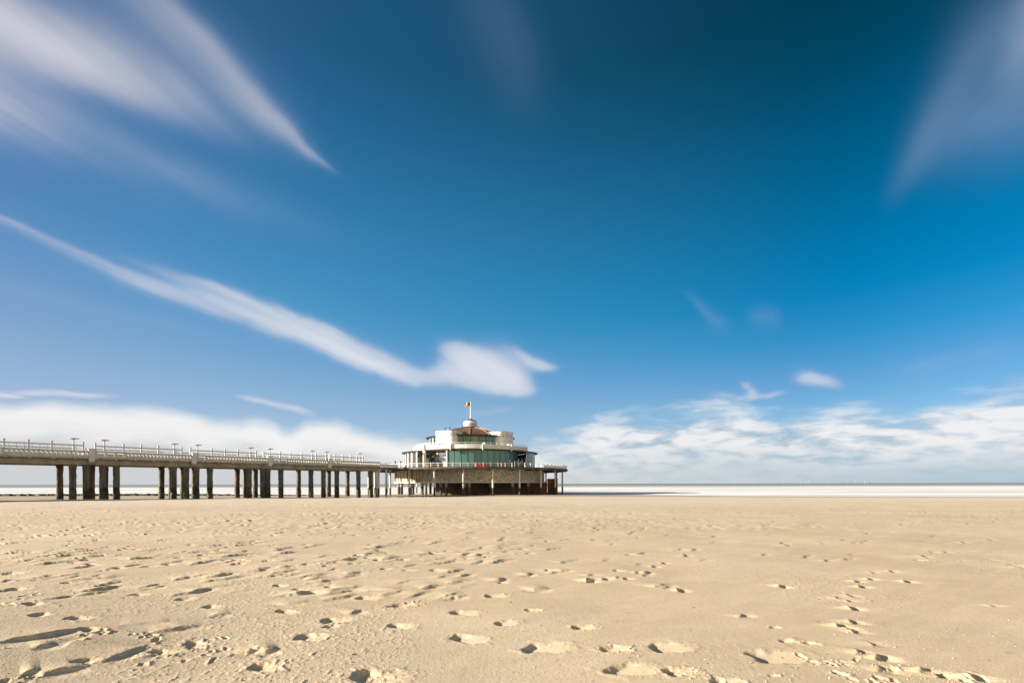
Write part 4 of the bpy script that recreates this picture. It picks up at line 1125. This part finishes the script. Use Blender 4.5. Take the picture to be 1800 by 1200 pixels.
# red cloth windbreak behind the front rail
def windbreak(name, a0, a1, z1, m, label):
    w_ = empty(name, wpt(27.6, (a0 + a1) / 2, 5.64), 0, label, 'windbreak')
    ox, oy = w_.location.x - CX, w_.location.y - CY
    n = max(3, round((a1 - a0) / 2)); mb = MB(); pm_ = []
    for i in range(n):
        t0, t1 = a0 + (a1 - a0) * i / n, a0 + (a1 - a0) * (i + 1) / n
        for k in range(4):
            b0, b1 = t0 + (t1 - t0) * k / 4, t0 + (t1 - t0) * (k + 1) / 4
            s0, s1 = .05 * math.sin(k / 4 * math.pi), .05 * math.sin((k + 1) / 4 * math.pi)
            p, q = pol(27.6 + s0, b0), pol(27.6 + s1, b1); p2, q2 = pol(27.62 + s0, b0), pol(27.62 + s1, b1)
            mb.quad8([(v[0] - ox, v[1] - oy, zz) for zz in (.06, z1 - .04 * math.sin(k / 4 * math.pi)) for v in (p, q, q2, p2)])
    mb.build('cloth', m, w_)
    for i in range(n + 1):
        p = pol(27.5, a0 + (a1 - a0) * i / n)
        MB().tube((p[0] - ox, p[1] - oy, 0), (p[0] - ox, p[1] - oy, z1 + .12), .04, .04, 6).build('pole', M_WHITEP, w_)
windbreak('windbreak', azpx(835, 27.6), azpx(856, 27.6), .80, M_RED, 'red cloth windbreak on poles standing behind the front rail of the platform')
windbreak('windbreak', azpx(900.5, 26.2), azpx(914, 26.2), 1.38, M_CANVAS, 'dark canvas windbreak on poles just right of the standing person')
# dark-topped bar counter left of the person
d = empty('bar_counter', wpt(25.8, azpx(888, 25.8), 5.64), R(azpx(888, 25.8)), 'low wooden bar counter with a dark top, left of the standing person', 'counter')
MB().box(-1.05, 1.05, -.30, .30, .06, 1.14).build('front_panel', M_DECK, d)
MB().box(-1.18, 1.18, -.42, .42, 1.143, 1.24).build('counter_top', M_CANVAS, d)
MB().box(-1.0, 1.0, -.25, .25, 0, .058).build('plinth', M_DARK, d)
def parasol(a, r, label):
    p = wpt(r, a, 5.64); s_ = empty('folded_parasol', p, R(a), label, 'parasol', 'folded dark parasols on the platform')
    MB().tube((0, 0, 0), (0, 0, .08), .32, .3, 12).build('base', M_DARK, s_)
    MB().tube((0, 0, .08), (0, 0, 2.35), .03, .03, 8).build('pole', M_WHITEP, s_)
    MB().tube((0, 0, .75), (0, 0, 2.0), .23, .09, 8).tube((0, 0, 2.0), (0, 0, 2.3), .09, .03, 8).build('canopy', M_CANVAS, s_)
parasol(azpx(912, 25.4), 25.4, 'folded dark parasol on the platform nearest the right-hand sofa')
parasol(azpx(918, 25.4), 25.4, 'folded dark parasol in the middle between two others on the platform')
parasol(azpx(924, 25.4), 25.4, 'folded dark parasol furthest right, near the end of the glass bow')

# one person standing at the rail
def person(loc, rz, label):
    r = empty('person', loc, rz, label, 'person')
    skin = mat('skin', (.50, .31, .22), .6, .1, 8); coat = mat('dark_jacket', (.06, .055, .06), .8, .2, 6); hair = mat('brown_hair', (.07, .04, .02), .7, .2, 20); jeans = mat('dark_trousers', (.05, .06, .09), .8, .2, 6)
    def skin_mesh(name, pts, edges, m, root, parent):
        me = bpy.data.meshes.new(name); me.from_pydata([p[:3] for p in pts], edges, []); me.materials.append(m)
        o = bpy.data.objects.new(name, me); COL.objects.link(o); o.parent = parent
        sk = o.modifiers.new('Skin', 'SKIN'); sk.use_smooth_shade = True
        if not me.skin_vertices: me.skin_vertices.new()
        for i, p in enumerate(pts):
            me.skin_vertices[0].data[i].radius = (p[3], p[4]); me.skin_vertices[0].data[i].use_root = (i == root)
        su = o.modifiers.new('Subsurf', 'SUBSURF'); su.levels = su.render_levels = 2
        return o
    # pelvis, spine, neck, head, legs, arms with one hand on the rail
    B = [(0, 0, .93, .15, .11), (0, .01, 1.10, .13, .10), (0, .01, 1.32, .17, .11), (0, 0, 1.46, .07, .06), (0, -.01, 1.53, .05, .05), (0, -.03, 1.63, .075, .09), (0, -.03, 1.73, .06, .075),
         (.10, 0, .86, .085, .085), (.12, -.02, .50, .058, .06), (.13, .02, .10, .038, .04), (.14, -.13, .04, .035, .03),
         (-.10, 0, .86, .085, .085), (-.12, .02, .50, .058, .06), (-.14, .06, .10, .038, .04), (-.15, -.09, .04, .035, .03),
         (.20, .01, 1.40, .06, .06), (.25, -.05, 1.14, .042, .042), (.22, -.26, .99, .03, .03), (.21, -.34, .98, .03, .015),
         (-.20, .01, 1.40, .06, .06), (-.25, .03, 1.13, .042, .042), (-.25, -.06, .88, .03, .03), (-.25, -.09, .78, .022, .03)]
    E = [(0, 1), (1, 2), (2, 3), (3, 4), (4, 5), (5, 6), (0, 7), (7, 8), (8, 9), (9, 10), (0, 11), (11, 12), (12, 13), (13, 14), (2, 15), (15, 16), (16, 17), (17, 18), (2, 19), (19, 20), (20, 21), (21, 22)]
    skin_mesh('body', B, E, skin, 0, r)
    J = [(0, .01, .86, .175, .14), (0, .015, 1.10, .155, .125), (0, .01, 1.32, .195, .135), (0, 0, 1.45, .085, .08), (.205, .01, 1.40, .078, .078), (.25, -.05, 1.14, .062, .062), (.225, -.24, 1.0, .045, .045),
         (-.205, .01, 1.40, .078, .078), (-.25, .03, 1.13, .062, .062), (-.25, -.05, .91, .045, .045)]
    skin_mesh('jacket', J, [(0, 1), (1, 2), (2, 3), (2, 4), (4, 5), (5, 6), (2, 7), (7, 8), (8, 9)], coat, 0, r)
    T = [(0, 0, .93, .165, .125), (.10, 0, .86, .10, .10), (.12, -.02, .50, .073, .075), (.13, .02, .10, .06, .06), (-.10, 0, .86, .10, .10), (-.12, .02, .50, .073, .075), (-.14, .06, .10, .06, .06)]
    skin_mesh('trousers', T, [(0, 1), (1, 2), (2, 3), (0, 4), (4, 5), (5, 6)], jeans, 0, r)
    MB().ball((0, .01, 1.70), .105, 12, 1.05).build('hair', hair, r, True)
    return r
person(wpt(28.1, azpx(897, 28.1), 5.64), R(azpx(897, 28.1)), 'person in a dark jacket standing at the platform rail right of the red windbreak')

# slim dark deck lights at the left, globe lamps, one lamp standard, white planters
def deck_light(p, label):
    d = empty('deck_light', p, 0, label, 'light', 'dark deck lights by the left rail')
    MB().tube((0, 0, 0), (0, 0, 1.25), .10, .09, 8).build('post', M_DARK, d)
    MB().tube((0, 0, 1.25), (0, 0, 1.65), .19, .19, 10).tube((0, 0, 1.65), (0, 0, 1.78), .24, .08, 10).build('lamp_head', M_DARK, d)
deck_light(wpt(27.3, azpx(695, 27.3), 5.64), 'dark bollard light on the far left of the platform rail')
deck_light(wpt(26.4, azpx(704.5, 26.4), 5.64), 'dark bollard light second from the left along the platform rail')
d = empty('lamp_standard', wpt(22.0, azpx(725, 22), 5.64), 0, 'tall dark lamp standard in front of the left glazed wing', 'lamp')
MB().tube((0, 0, 0), (0, 0, 4.1), .07, .05, 8).build('post', M_DARK, d)
MB().tube((0, 0, 4.1), (0, 0, 4.25), .08, .42, 12).tube((0, 0, 4.25), (0, 0, 4.32), .42, .30, 12).build('lamp_shade', M_DARK, d, True)
for a, lab in ((azpx(769.5, 15.2), 'globe lamp hung left of the dark sign over the entrance'), (azpx(785.5, 15.2), 'globe lamp hung right of the dark sign over the entrance')):
    d = empty('globe_lamp', wpt(15.2, a, 9.75), 0, lab, 'lamp', 'globe lamps over the entrance')
    MB().tube((0, 0, .28), (0, 0, .77), .03, .03, 6).build('stem', M_DARK, d)
    MB().ball((0, 0, 0), .30, 12).build('globe', M_LAMP, d, True)
d = empty('entrance_sign', wpt(15.0, azpx(777.5, 15), 9.3), R(azpx(777.5, 15)), 'dark blank signboard hanging between the two globe lamps', 'sign')
MB().box(-1.0, 1.0, -.05, .05, 0, .9).build('board', mat('dark_sign', (.05, .035, .06), .5), d)
for sg in (-1, 1): MB().tube((sg * .8, 0, .9), (sg * .8, 0, 1.22), .025, .025, 6).build('hanger', M_DARK, d)
for a, lab, s_ in ((azpx(849.5, 16.3) + 1.5, 'white round planter on the balcony above the middle of the bow', 1.0), (azpx(897, 16.3), 'bright white round planter on the balcony by the right stair block', .85)):
    d = empty('planter', wpt(15.9, a, 10.79), 0, lab, 'planter', 'white planters on the balcony')
    MB().sweep([(.05, 0), (.35, 0), (.52, .5), (.55, 1.2), (.05, 1.2)], 0, 360, 16).build('pot', M_WHITEP, d, True)
    MB().ball((0, 0, 1.42), .55 * s_, 12, .8).build('cover', M_WHITEP, d, True)
ct = []
def bistro(a, r, label):
    d = empty('bistro_set', wpt(r, a, 10.79), R(a), label, 'table', 'bistro tables on the balcony')
    MB().tube((0, 0, 1.05), (0, 0, 1.10), .45, .45, 14).build('table_top', M_WHITEP, d)
    MB().tube((0, 0, 0), (0, 0, 1.05), .05, .05, 8).tube((0, 0, 0), (0, 0, .03), .3, .28, 12).build('leg', M_DARK, d)
    return d
bistro(-8, 15.0, 'high bistro table at the left end of the balcony row'); bistro(2.5, 15.0, 'high bistro table just left of the middle planter'); bistro(20, 15.0, 'high bistro table just right of the middle planter'); bistro(30, 15.0, 'high bistro table nearest the right stair block')

# ------------------------------------------------------------------ rubble breakwater behind the pier
def groyne():
    mb = MB(); pr = random.Random(5); x = -150.0
    while x < -55:
        Y = 127 + 1.2 * math.sin(x * .05)
        hgt = .62 if x < -84 else .62 * max(0.25, (x + 50) / -34.0)
        for k in range(5):
            r = pr.uniform(.28, .62) * (1.35 if x < -95 else 1 if x < -75 else .75)
            if x > -72 and pr.random() < .5: continue
            cx, cy = x + pr.uniform(-.5, .5), Y + pr.uniform(-2.0, 2.0)
            b = len(mb.v); mb.ball((0, 0, 0), 1.0, 8, 1.0)
            for i in range(b, len(mb.v)):
                v = mb.v[i]; e = r * pr.uniform(.75, 1.2)
                mb.v[i] = (cx + v[0] * e * 1.35, cy + v[1] * e * 1.2, SEA + .02 + hgt * .35 + v[2] * e * .55)
        x += .62
    o = mb.build('breakwater', M_ROCK); tag(o, 'low dark rubble breakwater of wet rocks lying behind the pier piles', 'breakwater')
groyne()

# ------------------------------------------------------------------ offshore wind farm and a sail
M_TURB = mat('turbine_white', (.42, .46, .50), .5, .05, .01)
def turbine_mesh(rot):
    mb = MB(); H = 92
    mb.tube((0, 0, 0), (0, 0, H), 4.0, 3.0, 8); mb.box(-5, 5, -9, 8, H - 2, H + 6); mb.ball((0, -10, H + 2), 4.5, 8)
    for k in range(3):
        a = rot + k * 2 * math.pi / 3; c, s_ = math.cos(a), math.sin(a)
        p = []
        for (l, w_) in ((3, 3.2), (50, 1.2)):
            for sg in (-1, 1):
                for dy in (-11, -9.4): p.append((c * l - s_ * w_ * sg, dy, H + 2 + s_ * l + c * w_ * sg))
        mb.quad8([p[0], p[2], p[3], p[1], p[4], p[6], p[7], p[5]])
    return mb
tpx = [1166, 1173, 1193, 1197.5, 1220, 1225, 1240, 1263, 1274, 1290, 1298, 1311, 1325, 1332, 1345, 1360, 1377, 1389, 1403, 1407.5, 1417, 1421, 1436, 1452, 1457, 1473, 1490, 1504, 1520]
tm = []
for i, q in enumerate(tpx):
    Y = 23000 + 2600 * ((i * 5) % 7) / 7 + (2500 if i % 3 == 1 else 0)
    if len(tm) < 4:
        o = turbine_mesh(.4 + .5 * len(tm)).build('wind_turbine', M_TURB); tm.append(o)
    else:
        o = tm[i % 4].copy(); COL.objects.link(o)
    o.location = ((q - 900) / F * Y, Y, SEA)
    tag(o, 'tiny pale wind turbine standing in the offshore farm on the horizon', 'wind turbine', 'wind turbines on the horizon')
sb = empty('sailing_boat', ((1528 - 900) / F * 4200, 4200, SEA), .2, 'small white sailing boat on the horizon at the right end of the wind farm', 'boat')
hl = MB(); hl.quad8([(-6, -1.2, -.3), (6, -.5, -.3), (6, .5, -.3), (-6, 1.2, -.3), (-7, -1.8, 1.6), (9, -.15, 2.0), (9, .15, 2.0), (-7, 1.8, 1.6)]); hl.build('hull', M_WHITEP, sb)
MB().tube((1, 0, 1.7), (1, 0, 24), .2, .12, 8).build('mast', M_WHITEP, sb)
for nm, tri in (('mainsail', [(.6, 3.2), (-6.5, 3.4), (.6, 23)]), ('headsail', [(1.6, 21), (8.6, 2.4), (2.2, 3.0)])):
    mb = MB(); mb.v = [(x, -.06, z) for x, z in tri] + [(x, .06, z) for x, z in tri]
    mb.f = [(0, 1, 2), (5, 4, 3), (0, 3, 4, 1), (1, 4, 5, 2), (2, 5, 3, 0)]; mb.build(nm, M_TURB, sb)

sc.cycles.max_bounces = 5
sc.cycles.diffuse_bounces = 2
sc.cycles.glossy_bounces = 2
sc.cycles.transparent_max_bounces = 12
sc.cycles.caustics_reflective = False
sc.cycles.caustics_refractive = False
